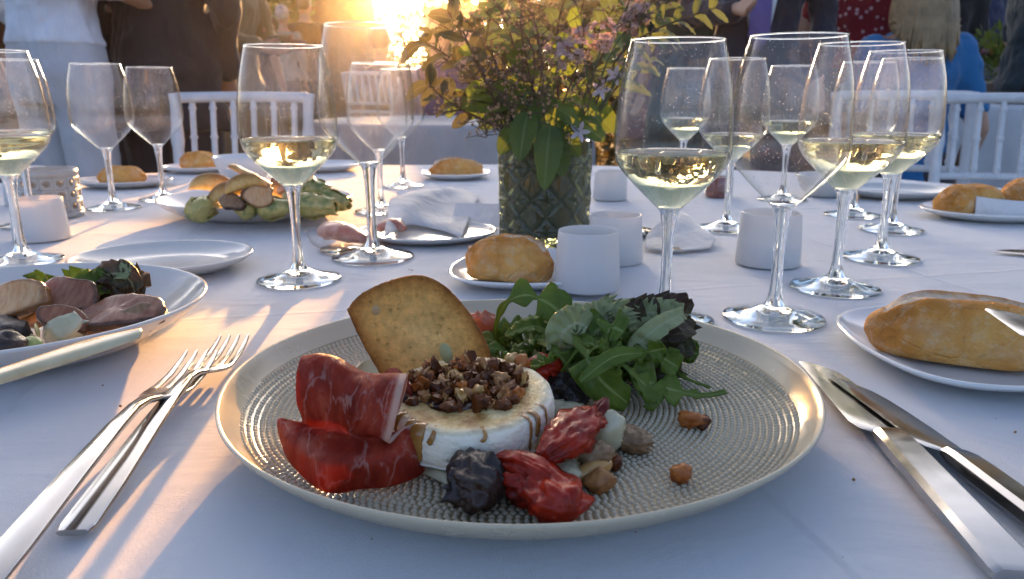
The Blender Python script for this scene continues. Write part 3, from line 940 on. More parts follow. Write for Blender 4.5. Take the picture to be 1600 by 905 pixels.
def knife(label, tip, tail, L=0.225, roll=0.0, flip=1):
    d = (tip - tail); ang = math.atan2(d.y, d.x) - PI / 2
    t = thing('knife', label, 'knife', tip - d.normalized() * L, ang); t.location.z = TZ
    HB = 0.118
    S = [(0, .0150, .0060), (.003, .0168, .0076), (.04, .0160, .0084), (HB - .020, .0150, .0088), (HB - .008, .0140, .0084), (HB - .001, .0125, .0062)]
    MB().loft([rrect((0, y, .0050), w, h, .0021) for y, w, h in S]).build('handle', M['steel'], t, angle=25)
    secs = []
    BL = L - HB
    for s in (0, .015, .04, .12, .3, .5, .7, .82, .9, .96, 1.0):
        y = HB - .0012 + BL * s
        # edge side (belly) and spine side
        e = -flip * (.0058 + .0072 * min(1, s / .06) if s < .06 else .0130 - .0012 * s)
        sp = flip * (.0062 + .0015 * math.sin(min(1, s * 1.3) * PI))
        if s > .7:
            k = (s - .7) / .3; sp = flip * (.0062 * (1 - k ** 2.2) - .0085 * k ** 2.2)
        z = .0050 - .0022 * s
        th = .0023 * (1 - .45 * s)
        mid = (e + sp) / 2
        if s == 1.0: e, sp = mid - flip * .0012, mid + flip * .0012
        secs.append([Vector((sp, y, z - th / 2)), Vector((sp, y, z + th / 2)), Vector((mid, y, z + th * .5)), Vector((e * .8 + mid * .2, y, z + th * .30)), Vector((e, y, z + .0001)), Vector((e, y, z - .0001)), Vector((e * .8 + mid * .2, y, z - th * .30)), Vector((mid, y, z - th * .5))])
    MB().loft(secs).build('blade', M['steel'], t, angle=25)
    t.rotation_euler = (0, roll, ang); t.scale = (1.2, 1.04, 1.0)
    return t
knife('knife nearest the main plate on the right', at(1288, 571, TZ + .004), at(1575, 905), 0.225, R(2))
knife('second knife lying outside, its blade tilted and brown in reflection', at(1334, 598, TZ + .004), at(1690, 880), 0.218, R(12))
k = knife('butter knife resting on the roll on the right bread plate', at(1563, 500, TZ + .044), at(1720, 610, TZ + .04), 0.17)
k.location.z = TZ + .036; k.rotation_euler = (R(4), 0, k.rotation_euler.z); k.scale = (.9, 1, 1)
k = knife('dark knife tip at the right edge before the wrapped rolls', at(1566, 395), at(1720, 410), 0.2)
# spoon by napkin
t = thing('spoon', 'spoon lying beside the folded napkin right of the vase', 'spoon', at(1003, 366), R(-15))
MB().ball((0, 0, .004), (.016, .024, .004), nu=24, nv=10).build('bowl', M['steel'], t)
MB().loft([rrect((0, -.018 + 0, .004), .006, .003, .001), rrect((0.0, .03, .009), .005, .003, .001), rrect((0, .09, .005), .010, .002, .0008), rrect((0, .12, .003), .012, .002, .0008)]).build('handle', M['steel'], t, angle=40)
t.rotation_euler = (0, 0, R(190))

# crumbs fallen on the cloth: too many to count
rc = random.Random(17); b = MB()
for (px, py, sx, n_) in ((1400, 660, .06, 26), (1250, 760, .08, 14), (800, 480, .05, 16), (230, 600, .08, 14), (700, 420, .06, 12)):
    c0 = at(px, py)
    for _ in range(n_ // 2):
        q = rc.uniform(.0002, .0007)
        b.ball((c0.x + rc.gauss(0, sx), c0.y + rc.gauss(0, sx * .6), TZ - .0006 + q), (q * 1.3, q, q), .4, 1.5, rc.randrange(99), 7, 5)
tag(b.build('bread_crumbs', plain('crumb_brown', (.42, .24, .09), (.25, .12, .04), rough=.8)), 'tiny brown bread crumbs scattered over the white cloth', None, kind='stuff')
# ------------------------------------------------------------------ food on the main plate
rnd = random.Random(11)
# bread base under the cheese
CB = at(737, 640, PZ + .006)
t = thing('bread_slice', 'soft bread slice hidden under the round goat cheese', 'bread', (CB.x, CB.y, PZ))
b = MB(); b.slab([(.043 * math.cos(a) * (1 + .06 * math.sin(3 * a)), .036 * math.sin(a)) for a in [k * PI / 6 for k in range(12)]], .013, 60, rough=.0012, edge_rough=.05, seed=2)
b.v = [(x, z, y + .0075) for x, y, z in b.v]
b.build('crumb', M['crumb'], t)

# goat cheese
CH_H = .024
CC = at(735, 606, PZ + .031) + Vector((0, 0, -.0185))
ch = thing('goat_cheese', 'thick round of warm white goat cheese with caramel drips', 'cheese', CC, rot=(R(7), R(-1), R(0)))
ch.scale = (1, 1, .76)
prof = [(0, 0), (.036, 0), (.0385, .0012), (.0396, .0045), (.0398, .010), (.0394, .0165), (.0386, .0206), (.0368, .0231), (.0340, .0240), (.024, .0238), (.012, .0241), (0, .0240)]
def wob(a): return 1 + .012 * math.sin(3 * a + 1) + .008 * math.sin(5 * a) + .006 * math.sin(11 * a + 2) + .004 * math.sin(23 * a)
b = MB().lathe(smooth_prof(prof, 40), 120, rmod=wob)
b.v = [(x, y, z + (.0008 * noise.noise(Vector((x * 120, y * 120, 1)))) * (1 if z > .015 else .3)) for x, y, z in b.v]
b.v = [(x * (1 + .014 * noise.noise(Vector((x * 150, y * 150, z * 220)))), y * (1 + .014 * noise.noise(Vector((x * 150, y * 150, z * 220)))), z) for x, y, z in b.v]
b.build('rind', M['cheese'], ch)
def drip(a, w, L):
    pts = []; rr = []
    for k in range(9):
        s = k / 8
        if s < .3: r = .034 + .0045 * s / .3; z = .0243 - .0016 * s / .3
        else: r = .0388 + .0010 * min(1, (s - .3) * 3); z = .0226 - L * (s - .3) / .7
        k2 = wob(a)
        pts.append((r * k2 * math.cos(a + .02 * math.sin(s * 5)), r * k2 * math.sin(a + .02 * math.sin(s * 5)), z)); rr.append(w * (.75 + .5 * s if s < .9 else .5))
    return MB().tube(pts, rr, 8, flat=.28)
M['caramel'] = plain('caramel_drip', (0.40, 0.19, 0.045), (0.30, 0.12, 0.025), rough=.14, scale=100, coat=.5)
for a, w, L in ((R(-124), .0040, .022), (R(-133), .0018, .017), (R(-112), .0013, .007), (R(-146), .0022, .010), (R(-44), .0011, .019), (R(-36), .0020, .013), (R(-24), .0012, .016), (R(-78), .0010, .004)):
    drip(a, w, L).build('drip', M['caramel'], ch)
MB().ball((-.006, .004, .0242), (.026, .021, .0026), .35, 2.5, 4, 48, 12).build('sauce_pool', M['sauce'], ch)

# nut topping
top = thing('nut_topping', 'glossy heap of chopped caramelised nuts on the goat cheese', 'nut topping', CC + Vector((-.002, .002, .0182)), rot=(R(7), R(-1), 0))
mats = ['nutdark', 'nutdark', 'nutpink', 'nut', 'nutdark', 'nutdark', 'nutpale']
for i in range(170):
    a = rnd.uniform(0, 2 * PI); q = math.sqrt(rnd.random())
    x = q * .029 * math.cos(a); y = q * .022 * math.sin(a)
    hgt = max(0, 1 - q ** 2) * .0070 * rnd.uniform(.15, 1.0)
    s = rnd.choice((.0012, .0015, .0019, .0023, .0028, .0034)) * rnd.uniform(.85, 1.2)
    b = MB().ball((0, 0, 0), (s * rnd.uniform(1.1, 2.0), s * rnd.uniform(.7, 1.1), s * rnd.uniform(.5, 1.0)), .75, 1.4, i, 12, 8, oct=2, ridge=.35)
    o = b.build('nut_piece', M[mats[rnd.randrange(7)]], top, angle=(30 if i % 3 else None))
    o.location = (x, y, hgt + s * .5); o.rotation_euler = (rnd.uniform(0, 3), rnd.uniform(0, 3), rnd.uniform(0, 6))
for x, y in ((-.030, -.011), (.018, -.021), (.012, -.0195), (-.006, -.022), (-.024, -.016), (.0215, -.0165)):
    s = rnd.uniform(.0026, .0038)
    o = MB().ball((0, 0, 0), (s * 1.4, s, s * .9), .4, 1.5, int(x * 9999), 10, 7, ridge=.15).build('nut_piece', M[mats[rnd.randrange(7)]], top, angle=38)
    o.location = (x, y, s * .5)
def pumpkin_seed(label, loc, rot, s=.0085):
    o = MB().ball((0, 0, 0), (s * .58, s * .16, s), .05, 2, 3, 20, 12).build('pumpkin_seed', M['seed'])
    o.location = loc; o.rotation_euler = rot
    return tag(o, label, 'seed')
pumpkin_seed('green pumpkin seed standing upright on the nut topping', at(697, 552, CC.z + .0275), (R(-12), R(-18), 0), .0055)

# toast slice leaning behind
TY = CC.y + .046
def tl(px, py):
    p = at_y(px, py, TY); return (p.x, p.z)
ol = [(528, 490), (548, 466), (590, 444), (640, 433), (680, 446), (716, 478), (745, 515), (764, 553), (766, 580), (745, 625), (700, 650), (632, 637), (600, 598), (560, 545)]
pts = [tl(*p) for p in ol]
x0 = sum(p[0] for p in pts) / len(pts); z0 = min(p[1] for p in pts)
to = thing('toast_slice', 'thin crisp brown slice of toasted bread standing behind the cheese', 'toast', (x0, TY - .004, z0), rot=(R(-19), 0, R(-4)))
MB().slab([(p[0] - x0, p[1] - z0) for p in pts], .0068, 150, (1, .975, .94, .88, .78, .62, .45, .28, .12), rough=.0009, edge_rough=.012, seed=5, dent=.0016).build('slice', M['toast'], to)
sd = MB().ball((0, 0, 0), (.0026, .0011, .0030), 0, 1, 0, 16, 10).build('pumpkin_seed', M['crumb'], to)
p = tl(577, 489); sd.location = (p[0] - x0, -.0036, p[1] - z0)

# pale onion or cheese shaving behind ham
o = MB().sheet([[at(552, 580, PZ + .016), at(575, 560, PZ + .024), at(620, 562, PZ + .026), at(650, 590, PZ + .018)],
                [at(552, 596, PZ + .006), at(580, 590, PZ + .014), at(622, 600, PZ + .014), at(652, 615, PZ + .006)],
                [at(560, 622, PZ + .001), at(590, 628, PZ + .002), at(625, 635, PZ + .002), at(650, 640, PZ + .001)]], 16, 12).build('onion_petal', M['onion'])
solid(o, .0018); tag(o, 'pale translucent onion petal between the ham and the toast', 'onion')

# cured ham: one folded slice
hz = PZ
def A(px, py, z): return at(px, py, hz + z)
hem = [(438, 676, .004), (452, 716, .003), (478, 750, .002), (515, 769, .002), (560, 764, .003), (612, 760, .003), (650, 746, .004), (672, 722, .006)]
mid = [(436, 664, .012), (452, 690, .013), (482, 712, .016), (520, 722, .018), (562, 722, .018), (606, 718, .018), (640, 706, .018), (660, 694, .016)]
cre_ = [(440, 654, .016), (462, 664, .018), (496, 678, .019), (534, 688, .020), (572, 690, .020), (604, 686, .022), (628, 676, .024), (644, 664, .025)]
Lc, Rc = at(474, 612, hz + .034), at(624, 640, hz + .033)
rows = []
for k in range(8):
    u = k / 7; c = Lc.lerp(Rc, u ** .9)
    ry = .0105 + .003 * u; rz = .0165 - .002 * u + .0015 * math.sin(u * 7)
    c = c + Vector((0, .002 * math.sin(u * 5), .0012 * math.sin(u * 9)))
    row = [A(*hem[k]), A(*mid[k]), A(*cre_[k])]
    for ph in (-45, -5, 35, 72, 110, 150, 195, 240):
        kk = 1.0 if ph < 150 else (.86 if ph < 220 else .55)
        row.append(c + Vector((.004 * u * math.sin(R(ph)), -math.cos(R(ph)) * ry * kk, math.sin(R(ph)) * rz * kk)))
    rows.append(row)
hb = MB().sheet(rows, 90, 120)
def pleat(i):
    v, u = hb.uv[i]; hemk = max(0, 1 - v * 3.2)
    return (.0022 * hemk) * math.sin(u * 19 + 2.5 * noise.noise(Vector((u * 3, v * 2, 4)))) + .0007 * math.sin(u * 11 + v * 17)
hb.v = [tuple(Vector(v) + Vector((0, -1, .6)) * (pleat(i_) + .0017 * noise.noise(Vector(v) * 62) + .0008 * noise.noise(Vector(v) * 160) + .0004 * noise.noise(Vector(v) * 380))) for i_, v in enumerate(hb.v)]
o = hb.build('ham_slice', M['ham']); solid(o, .0006, 0)
tag(o, 'folded marbled slice of dark red cured ham on the main plate', 'ham')
# second ham slice tucked behind
o = MB().sheet([[A(606, 578, .036), A(620, 576, .040), A(634, 590, .038), A(640, 615, .030)],
                [A(600, 590, .030), A(618, 596, .036), A(640, 612, .032), A(652, 650, .020)],
                [A(600, 620, .015), A(622, 625, .022), A(646, 650, .018), A(668, 700, .008)],
                [A(610, 650, .004), A(632, 665, .006), A(655, 690, .005), A(676, 722, .003)]], 24, 24).build('ham_slice', M['ham'])
solid(o, .0014, 0); tag(o, 'narrow rolled ham edge squeezed between ham fold and cheese', 'ham')

# dried tomatoes and prunes
def sausage(pts, rad, name, mat, label, cat, seed=0, amp=.25, n=60, seg=48, flat=.7, along=2.2, around=2.0):
    sp = curve(pts, n); b = MB()
    rr = [fcurve(rad, i / n) for i in range(n + 1)]
    b.tube(sp, rr, seg, flat=flat)
    out = []; L = sum((sp[i + 1] - sp[i]).length for i in range(n)) / .03
    for i, v in enumerate(b.v):
        ring = min(i // seg, n); c = sp[ring]; d = Vector(v) - c; a = 2 * PI * (i % seg) / seg; s_ = ring / n * L
        q = Vector((math.cos(a) * around, math.sin(a) * around, s_ * along)) + Vector((seed * 3.1, seed, 0))
        q2 = Vector((math.cos(a) * around * 2.2, math.sin(a) * around * 2.2, s_ * along * 1.3)) + Vector((0, seed * 2.3, 0))
        k = 1 + amp * 1.2 * noise.noise(q) + amp * 1.3 * (abs(noise.noise(q2)) * 2.2 - .5) + amp * .35 * (abs(noise.noise(q2 * 2.3)) * 2 - .5)
        w = c + d * k
        if w.z < PZ - .0005: w.z = PZ - .0005 + (w.z - PZ) * .1
        out.append(tuple(w))
    b.v = out
    return tag(b.build(name, mat), label, cat)
def B(px, py, z): return at(px, py, PZ + z)
sausage([B(782, 742, .009), B(815, 745, .011), B(848, 762, .0105), B(874, 786, .010), B(886, 808, .008)], [.008, .0115, .0125, .0115, .0115, .005], 'dried_tomato', M['tomato'], 'wrinkled red dried tomato at the front of the main plate', 'tomato', 3, .2)
sausage([B(775, 718, .014), B(812, 722, .018), B(850, 744, .016), B(886, 772, .010)], [.003, .006, .006, .0055, .002], 'dried_tomato', M['tomato'], 'thin folded strip of red tomato on top of the front tomato', 'tomato', 8, .2)
sausage([B(700, 752, .009), B(722, 745, .011), B(755, 752, .012), B(790, 765, .009)], [.003, .011, .0145, .013, .004], 'prune', M['prune'], 'wrinkled black prune against the front red tomato', 'prune', 5, .22, along=4.5, around=2.2)
sausage([B(846, 716, .018), B(876, 692, .022), B(905, 662, .022), B(925, 645, .020)], [.004, .0075, .0105, .0095, .003], 'dried_tomato', M['tomato'], 'upright red dried tomato right of the goat cheese', 'tomato', 13, .2)
sausage([B(930, 660, .016), B(938, 640, .021), B(948, 622, .025)], [.0025, .004, .0012], 'tomato_strip', M['tomato'], 'pointed tip of red tomato skin sticking up beside the salad', 'tomato', 17, .2)
sausage([B(915, 700, .010), B(940, 706, .010), B(962, 716, .005)], [.002, .0028, .0022], 'tomato_strip', M['tomato'], 'short strip of red tomato above the walnuts', 'tomato', 18, .2)
sausage([B(845, 622, .012), B(868, 608, .015), B(895, 615, .012), B(910, 628, .006)], [.004, .012, .012, .004], 'prune', M['prune'], 'black prune between goat cheese and rocket leaves', 'prune', 21, .2, along=4.5, around=2.2)
sausage([B(825, 590, .022), B(850, 572, .026), B(880, 580, .022)], [.003, .008, .008, .003], 'dried_tomato', M['tomato'], 'dark orange tomato piece behind the black prune', 'tomato', 23, .25)
# pale pieces under the tomatoes
def lump(name, label, cat, loc, r, mat, seed, rot=(0, 0, 0), amp=.25, fr=1.6, ridge=.0, angle=None, nu=22, nv=14, fine=0.0):
    o = MB().ball((0, 0, 0), r, amp, fr, seed, nu, nv, ridge=ridge, oct=2, fine=fine).build(name, mat, angle=angle)
    o.location = loc; o.rotation_euler = rot
    return tag(o, label, cat)
lump('onion_piece', 'pale onion wedge right of the goat cheese', 'onion', B(845, 690, .008), (.016, .012, .008), M['onion'], 1, (0, R(15), R(20)))
lump('onion_piece', 'whitish onion piece just below the black prune behind', 'onion', B(880, 645, .007), (.013, .008, .0065), M['onion'], 2, (0, 0, R(-10)))
lump('onion_piece', 'pale green onion slice behind the walnut half', 'onion', B(950, 678, .010), (.008, .006, .012), M['onion'], 3, (0, R(15), 0))
lump('onion_piece', 'small pale onion bit touching the front tomato', 'onion', B(884, 742, .005), (.007, .009, .005), M['onion'], 4)
lump('bread_chunk', 'orange-brown crouton between the cheese and upright tomato', 'bread', B(858, 700, .009), (.010, .008, .008), M['nutpale'], 9)
o = MB().sheet([[B(655, 738, .001), B(680, 748, .003), B(705, 762, .002)], [B(668, 728, .004), B(690, 738, .006), B(715, 750, .004)], [B(690, 722, .004), B(708, 730, .004), B(726, 742, .002)]], 10, 8).build('onion_petal', M['onion']); solid(o, .0012)
tag(o, 'thin white onion petal lying under the prune and cheese', 'onion')
# nuts on the plate
lump('walnut_half', 'ridged walnut half at right of the red tomatoes', 'walnut', B(985, 686, .006), (.0105, .0080, .0062), M['walnut'], 31, (0, R(10), R(-25)), .14, 2.6, .26, nu=34, nv=22)
lump('walnut_piece', 'small walnut piece above the peanut', 'walnut', B(932, 710, .010), (.0085, .0052, .0055), M['walnut'], 32, (0, 0, R(20)), .15, 2.6, .26, nu=30, nv=20)
lump('peanut', 'smooth tan peanut half lying by the tomatoes', 'peanut', B(928, 734, .005), (.0105, .0046, .0046), M['nutpale'], 33, (0, R(-8), R(32)), .08, 1.2)
lump('nut_piece', 'rough brown nut crumb below the peanut', 'nut', B(936, 752, .004), (.0068, .0055, .0050), M['nut'], 34, (0, 0, .4), .3, 1.5, .10, fine=.08)
lump('nut_piece', 'dark red-brown nut bit right of the peanut', 'nut', B(958, 722, .004), (.0045, .0045, .0038), M['nutdark'], 35, (0, 0, .4), .3, 1.5, .10, fine=.08)
lump('nut_piece', 'larger stray nut lying alone on the right of main plate', 'nut', B(1080, 656, .004), (.0075, .0048, .0042), M['nutpink'], 36, (0, 0, R(-20)), .35, 1.4, .10, fine=.08)
lump('nut_piece', 'dark nut end touching the larger stray nut', 'nut', B(1098, 660, .003), (.0042, .0040, .0036), M['nutdark'], 37, (0, 0, .9), .35, 1.5, .10, fine=.08)
lump('nut_piece', 'small stray dark-bottomed nut lying alone towards the plate front', 'nut', B(1064, 740, .004), (.0052, .0046, .0046), M['nutpink'], 38, (0, .3, .5), .35, 1.4, .10, fine=.08)
lump('nut_piece', 'pale nut bit on the right rim of the cheese', 'nut', at(800, 562, CC.z + .0225), (.0040, .0034, .0034), M['nutpale'], 39, (0, 0, .5), .35, 1.5, .10, fine=.08)
lump('nut_piece', 'reddish nut bit beside the pale one on the cheese rim', 'nut', at(815, 566, CC.z + .0222), (.0040, .0036, .0042), M['nutpink'], 40, (0, 0, 1.5), .35, 1.5, .10, fine=.08)

# salad heap
SB = at(930, 600, PZ)
sal = thing('salad', 'heap of green rocket leaves and dark red lettuce on main plate', 'salad', SB)
def S(px, py, z): return at(px, py, PZ + z) - SB
def arug(t):       # half width profile of a lobed leaf
    base = .10 + .9 * max(0, (t - .30) / .70) if t > .30 else .10
    lob = .52 + .58 * math.sin(t * 24 + .6)
    tip = math.sqrt(max(0, 1 - ((t - .80) / .20) ** 2)) if t > .80 else 1
    if t < .30: return .10
    return (.12 + .88 * min(1, (t - .30) / .35) * (lob if t < .72 else 1)) * tip
def leafobj(name, pts, w, mat, up=(0, -.5, .8), n=22, fold=.25, wave=.2, seed=0, twist=0.0, shape=arug):
    b = MB().leaf(pts, (lambda t: shape(t) * w + .0003), up, n, fold, wave, seed, twist)
    o = b.build(name, mat, sal); solid(o, .0005); return o
def oval(t): return math.sin(PI * min(1, t * .93 + .06)) ** .75
# named leaves of the photograph
leafobj('rocket_leaf', [S(778, 560, .010), S(774, 515, .030), S(790, 475, .048), S(822, 462, .053), S(858, 475, .048), S(882, 498, .040)], .011, M['arugula'], (0, -.75, .65), 30, .3, .25, 1)
leafobj('rocket_leaf', [S(985, 550, .026), S(950, 535, .036), S(925, 535, .040), S(918, 560, .036), S(940, 595, .024), S(982, 632, .006)], .0105, M['arugula'], (-.3, -.7, .6), 30, .2, .25, 2, shape=lambda t: arug(min(1, .25 + t * .75)))
leafobj('rocket_leaf', [S(960, 560, .030), S(985, 580, .024), S(1010, 605, .014), S(1030, 632, .004)], .010, M['arugula'], (.3, -.7, .6), 24, .2, .25, 3)
leafobj('rocket_leaf', [S(1135, 612, .003), S(1100, 618, .004), S(1060, 612, .008), S(1020, 600, .014), S(985, 588, .020)], .013, M['arugula'], (0, -.6, .8), 24, .2, .3, 4, shape=lambda t: arug(t))
leafobj('rocket_leaf', [S(1110, 606, .003), S(1070, 590, .006), S(1040, 566, .010), S(1010, 545, .022)], .006, M['arugula'], (0, -.6, .8), 20, .2, .3, 5)
leafobj('rocket_leaf', [S(842, 535, .030), S(865, 545, .034), S(885, 570, .026), S(900, 600, .016)], .010, M['arugula'], (-.2, -.8, .5), 22, .2, .3, 6)
leafobj('rocket_leaf', [S(890, 600, .010), S(905, 560, .028), S(925, 525, .040), S(950, 505, .046)], .012, M['arugula'], (.1, -.8, .5), 22, .2, .3, 7)
leafobj('rocket_leaf', [S(930, 560, .030), S(945, 530, .040), S(955, 512, .046), S(975, 520, .044)], .010, M['arugula'], (.2, -.8, .5), 20, .2, .3, 8)
r2 = random.Random(5)
for i in range(130):
    px = r2.uniform(785, 1030); py = r2.uniform(520, 600)
    z = r2.uniform(.004, .030) * (1 - abs(px - 910) / 190)
    z = max(.004, z)
    a = r2.uniform(0, 2 * PI); L = r2.uniform(.018, .042)
    p0 = S(px, py, z)
    dv = Vector((math.cos(a), math.sin(a) * .7, r2.uniform(-.15, .5))) * L
    mid = p0 + dv * .5 + Vector((0, 0, r2.uniform(.002, .012)))
    end = p0 + dv
    end.z = max(end.z, .001); mid.z = max(mid.z, .002)
    leafobj('rocket_leaf', [p0, mid, end], r2.uniform(.0035, .0085), M['arugula'], (r2.uniform(-.5, .5), -.6, .7), 28, r2.uniform(.1, .45), .5, 20 + i, r2.uniform(-1.3, 1.3), arug if r2.random() < .85 else oval)
# red lettuce on the right
def wid(t): return .55 + .45 * math.sin(PI * t)
for i, (pts, w, mt) in enumerate([
    ([S(960, 560, .018), S(1000, 520, .034), S(1040, 500, .040), S(1078, 492, .038)], .016, 'lettuce'),
    ([S(965, 575, .010), S(1010, 545, .020), S(1045, 530, .024), S(1078, 522, .026)], .017, 'lettuce'),
    ([S(985, 585, .006), S(1015, 565, .012), S(1045, 555, .012), S(1066, 556, .012)], .015, 'lettuce'),
    ([S(950, 545, .022), S(985, 510, .036), S(1010, 498, .040), S(1040, 500, .036)], .013, 'lettuce'),
    ([S(988, 570, .022), S(996, 540, .034), S(1030, 510, .044), S(1066, 490, .047)], .0055, 'palestem'),
    ([S(935, 520, .038), S(955, 495, .046), S(948, 478, .052), S(940, 466, .056)], .006, 'palestem'),
    ([S(970, 515, .040), S(965, 495, .047), S(955, 480, .053)], .009, 'palestem'),
    ([S(905, 530, .036), S(920, 505, .044), S(945, 500, .046), S(965, 505, .044)], .010, 'palestem'),
    ([S(975, 515, .038), S(1000, 493, .044), S(1035, 487, .046), S(1068, 486, .046)], .007, 'palestem'),
    ([S(872, 545, .032), S(880, 520, .042), S(900, 505, .047), S(918, 512, .045)], .010, 'palestem')]):
    o = leafobj('lettuce_leaf', pts, w, M[mt], (.15, -.75, .6), 26, .35, .7, 60 + i, .3, wid)
# carrot-coloured shaving behind, at the toast
lump('tomato_piece', 'orange tomato scrap showing between toast and rocket leaves', 'tomato', S(752, 510, .028) + SB, (.010, .006, .010), plain('orange_tomato', (.48, .16, .07), (.35, .09, .04), rough=.3, scale=60, bump=.5), 51, (0, 0, 0), .3, 1.8, .3)

# ------------------------------------------------------------------ bread rolls
def roll(name, label, loc, r, rz=0, seed=0, slash=None, amp=.10, tip=0.0, pinch=.0):
    b = MB(); b.ball((0, 0, 0), (1, 1, 1), 0, 1, 0, 56, 36)
    att = b.att.setdefault('flour', {})
    out = []
    for i, v in enumerate(b.v):
        d = Vector(v)
        p = Vector((d.x * r[0], d.y * r[1], d.z * r[2]))
        # blunter ends
        p.x = r[0] * (abs(d.x) ** .85) * (1 if d.x > 0 else -1)
        k = 1 + amp * noise.noise(d * 1.6 + Vector((seed, 0, 0))) + amp * .35 * noise.noise(d * 4.5 + Vector((seed, 3, 0)))
        p = p * k
        f = max(0.0, noise.noise(d * 2.2 + Vector((0, seed, 5)))) * .5
        if slash:
            yc, w = slash
            yy = d.y + .12 * noise.noise(Vector((d.x * 3, seed, 0)))
            if d.z > 0 and abs(yy - yc) < w and abs(d.x) < .86:
                q = 1 - abs(yy - yc) / w
                p.z -= r[2] * .16 * min(1, q * 4)
                p.z += r[2] * .09 * noise.noise(d * 11)
                f = 1.0 if q > .15 else .4
        if tip and d.x > tip:
            f = max(f, min(1, (d.x - tip) * 6))
            p += Vector((-1, 0, 0)) * (.004 + .003 * noise.noise(d * 12)) * min(1, (d.x - tip) * 6)
        if p.z < -r[2] * .55: p.z = -r[2] * .55 - (-r[2] * .55 - p.z) * .12
        out.append(tuple(p)); att[i] = f
    b.v = out
    o = b.build(name, M['bread']); o.location = Vector(loc) + Vector((0, 0, r[2] * .60)); o.rotation_euler = (0, 0, rz); subd(o, 1)
    return tag(o, label, 'bread')
bp = at(1480, 568, TZ + .006)
roll('bread_roll', 'large oblong crusty roll with split top on the right bread plate', bp + Vector((.014, .010, 0)), (.057, .027, .028), R(-22), 2, (-.02, .30), .10, .78)
roll('bread_roll', 'small round roll beside the candle cup on the middle plate', at(796, 435, TZ + .005), (.040, .027, .026), R(-12), 7, (.0, .22), .20)
roll('bread_roll', 'small roll on the far plate left of the vase', PF1 + Vector((.003, .0, .004)), (.055, .030, .024), R(4), 9, (-.05, .25), .2)
roll('bread_roll', 'roll on the grey plate behind the large empty glass', PF2 + Vector((-.005, 0, .004)), (.046, .028, .022), R(-5), 12, None, .14)
roll('bread_roll', 'pale roll on the plate behind the serving plate', PF5 + Vector((.003, 0, .004)), (.040, .030, .026), R(10), 14, None, .18)
roll('bread_roll', 'left wrapped roll on the right-edge bread plate', PF3 + Vector((-.030, .0, .005)), (.052, .028, .027), R(8), 16, None, .12)
roll('bread_roll', 'right wrapped roll on the right-edge bread plate', PF3 + Vector((.055, .01, .008)), (.048, .028, .030), R(25), 18, None, .12)
# paper band round the wrapped rolls
o = MB().sheet([[PF3 + Vector(v) for v in r] for r in (
    [(-.038, -.028, .004), (-.012, -.036, .004), (.030, -.037, .003), (.075, -.030, .004)],
    [(-.040, -.031, .018), (-.012, -.040, .016), (.030, -.041, .015), (.076, -.034, .017)],
    [(-.039, -.027, .034), (-.012, -.034, .031), (.030, -.034, .028), (.075, -.030, .031)])], 24, 10).build('paper_sleeve', m_fabric('white_paper', (.75, .73, .72), scale=40))
solid(o, .0006); tag(o, 'white paper sleeve around the rolls at the right edge', 'paper sleeve')

# ------------------------------------------------------------------ neighbour's plate (left)
LZ = TZ + .006
def LQ(px, py, z): return at(px, py, LZ + z)
def m_meatslice(name, rim, c1, c2):
    t = NT(name); v = t.coord()
    at_ = t.n('Attribute'); at_.attribute_name = 'edge'
    k = t.math('ADD', at_.outputs['Fac'], t.math('SUBTRACT', t.math('MULTIPLY', t.noise(v, 120, 5, .7), .3), .12))
    fib = t.noise(t.coord(scale=(1, 1, .25)), 260, 4, .6)
    col = t.mix(t.ramp(fib, [(.35, 0.0), (.65, 1.0)]), c1, c2)
    col = t.mix(t.ramp(k, [(.04, 1.0), (.22, 0.0)]), col, rim)
    return t.done(t.pbr(col, .34, normal=t.bump(fib, .6, .0015), spec=.4, coat=.2))
M['slice_beef'] = m_meatslice('seared_beef_slice', (.06, .025, .012), (.34, .15, .08), (.22, .07, .035))
M['slice_chicken'] = m_meatslice('grilled_chicken_slice', (.22, .09, .03), (.58, .36, .18), (.48, .25, .10))
M['slice_mush'] = m_meatslice('grilled_mushroom_slice', (.05, .025, .012), (.30, .18, .09), (.20, .10, .05))
M['peel_potato'] = m_meatslice('roast_potato_wedge', (.30, .14, .03), (.66, .44, .15), (.56, .32, .08))
def slice_(name, label, cat, c, L, W, th, rot, mat, seed=0, bend=.07):
    r_ = random.Random(seed)
    ol = []
    for k in range(11):
        a = 2 * PI * k / 11; q = 1 + r_.uniform(-.2, .2)
        ol.append((L / 2 * math.cos(a) * q, W / 2 * math.sin(a) * q))
    b = MB().slab(ol, th, 56, (1, .96, .88, .72, .45, .2), rough=th * .12, seed=seed, edge_rough=.06, dent=th * .5)
    b.v = [(x, y + bend * (x * x) / L * 4, z) for x, y, z in b.v]
    o = b.build(name, mat); o.location = c; o.rotation_euler = rot
    return tag(o, label, cat)
def moon(name, label, cat, c, Rr, th, rot, mat, seed=0):
    secs = []
    b = MB(); att = b.att.setdefault('edge', {})
    for i in range(17):
        a = PI * i / 16; k = math.sin(a) ** .6 + .02
        cx, cz = Rr * math.cos(a), Rr * math.sin(a) * .75
        w = th * k * (1 + .15 * noise.noise(Vector((i * .5, seed, 0))))
        secs.append([(cx, -w * .1, cz * .98 + w * .35), (cx, -w, cz * .6), (cx, -w * .75, cz * .25), (cx, 0, cz * .12), (cx, w * .75, cz * .25), (cx, w, cz * .6), (cx, w * .1, cz * .98 + w * .35)])
    b.loft(secs)
    for i in range(len(b.v)): att[i] = (0.0, .3, .6, .9, .6, .3, 0.0)[i % 7]
    o = b.build(name, mat); o.location = c; o.rotation_euler = rot; subd(o, 1)
    return tag(o, label, cat)
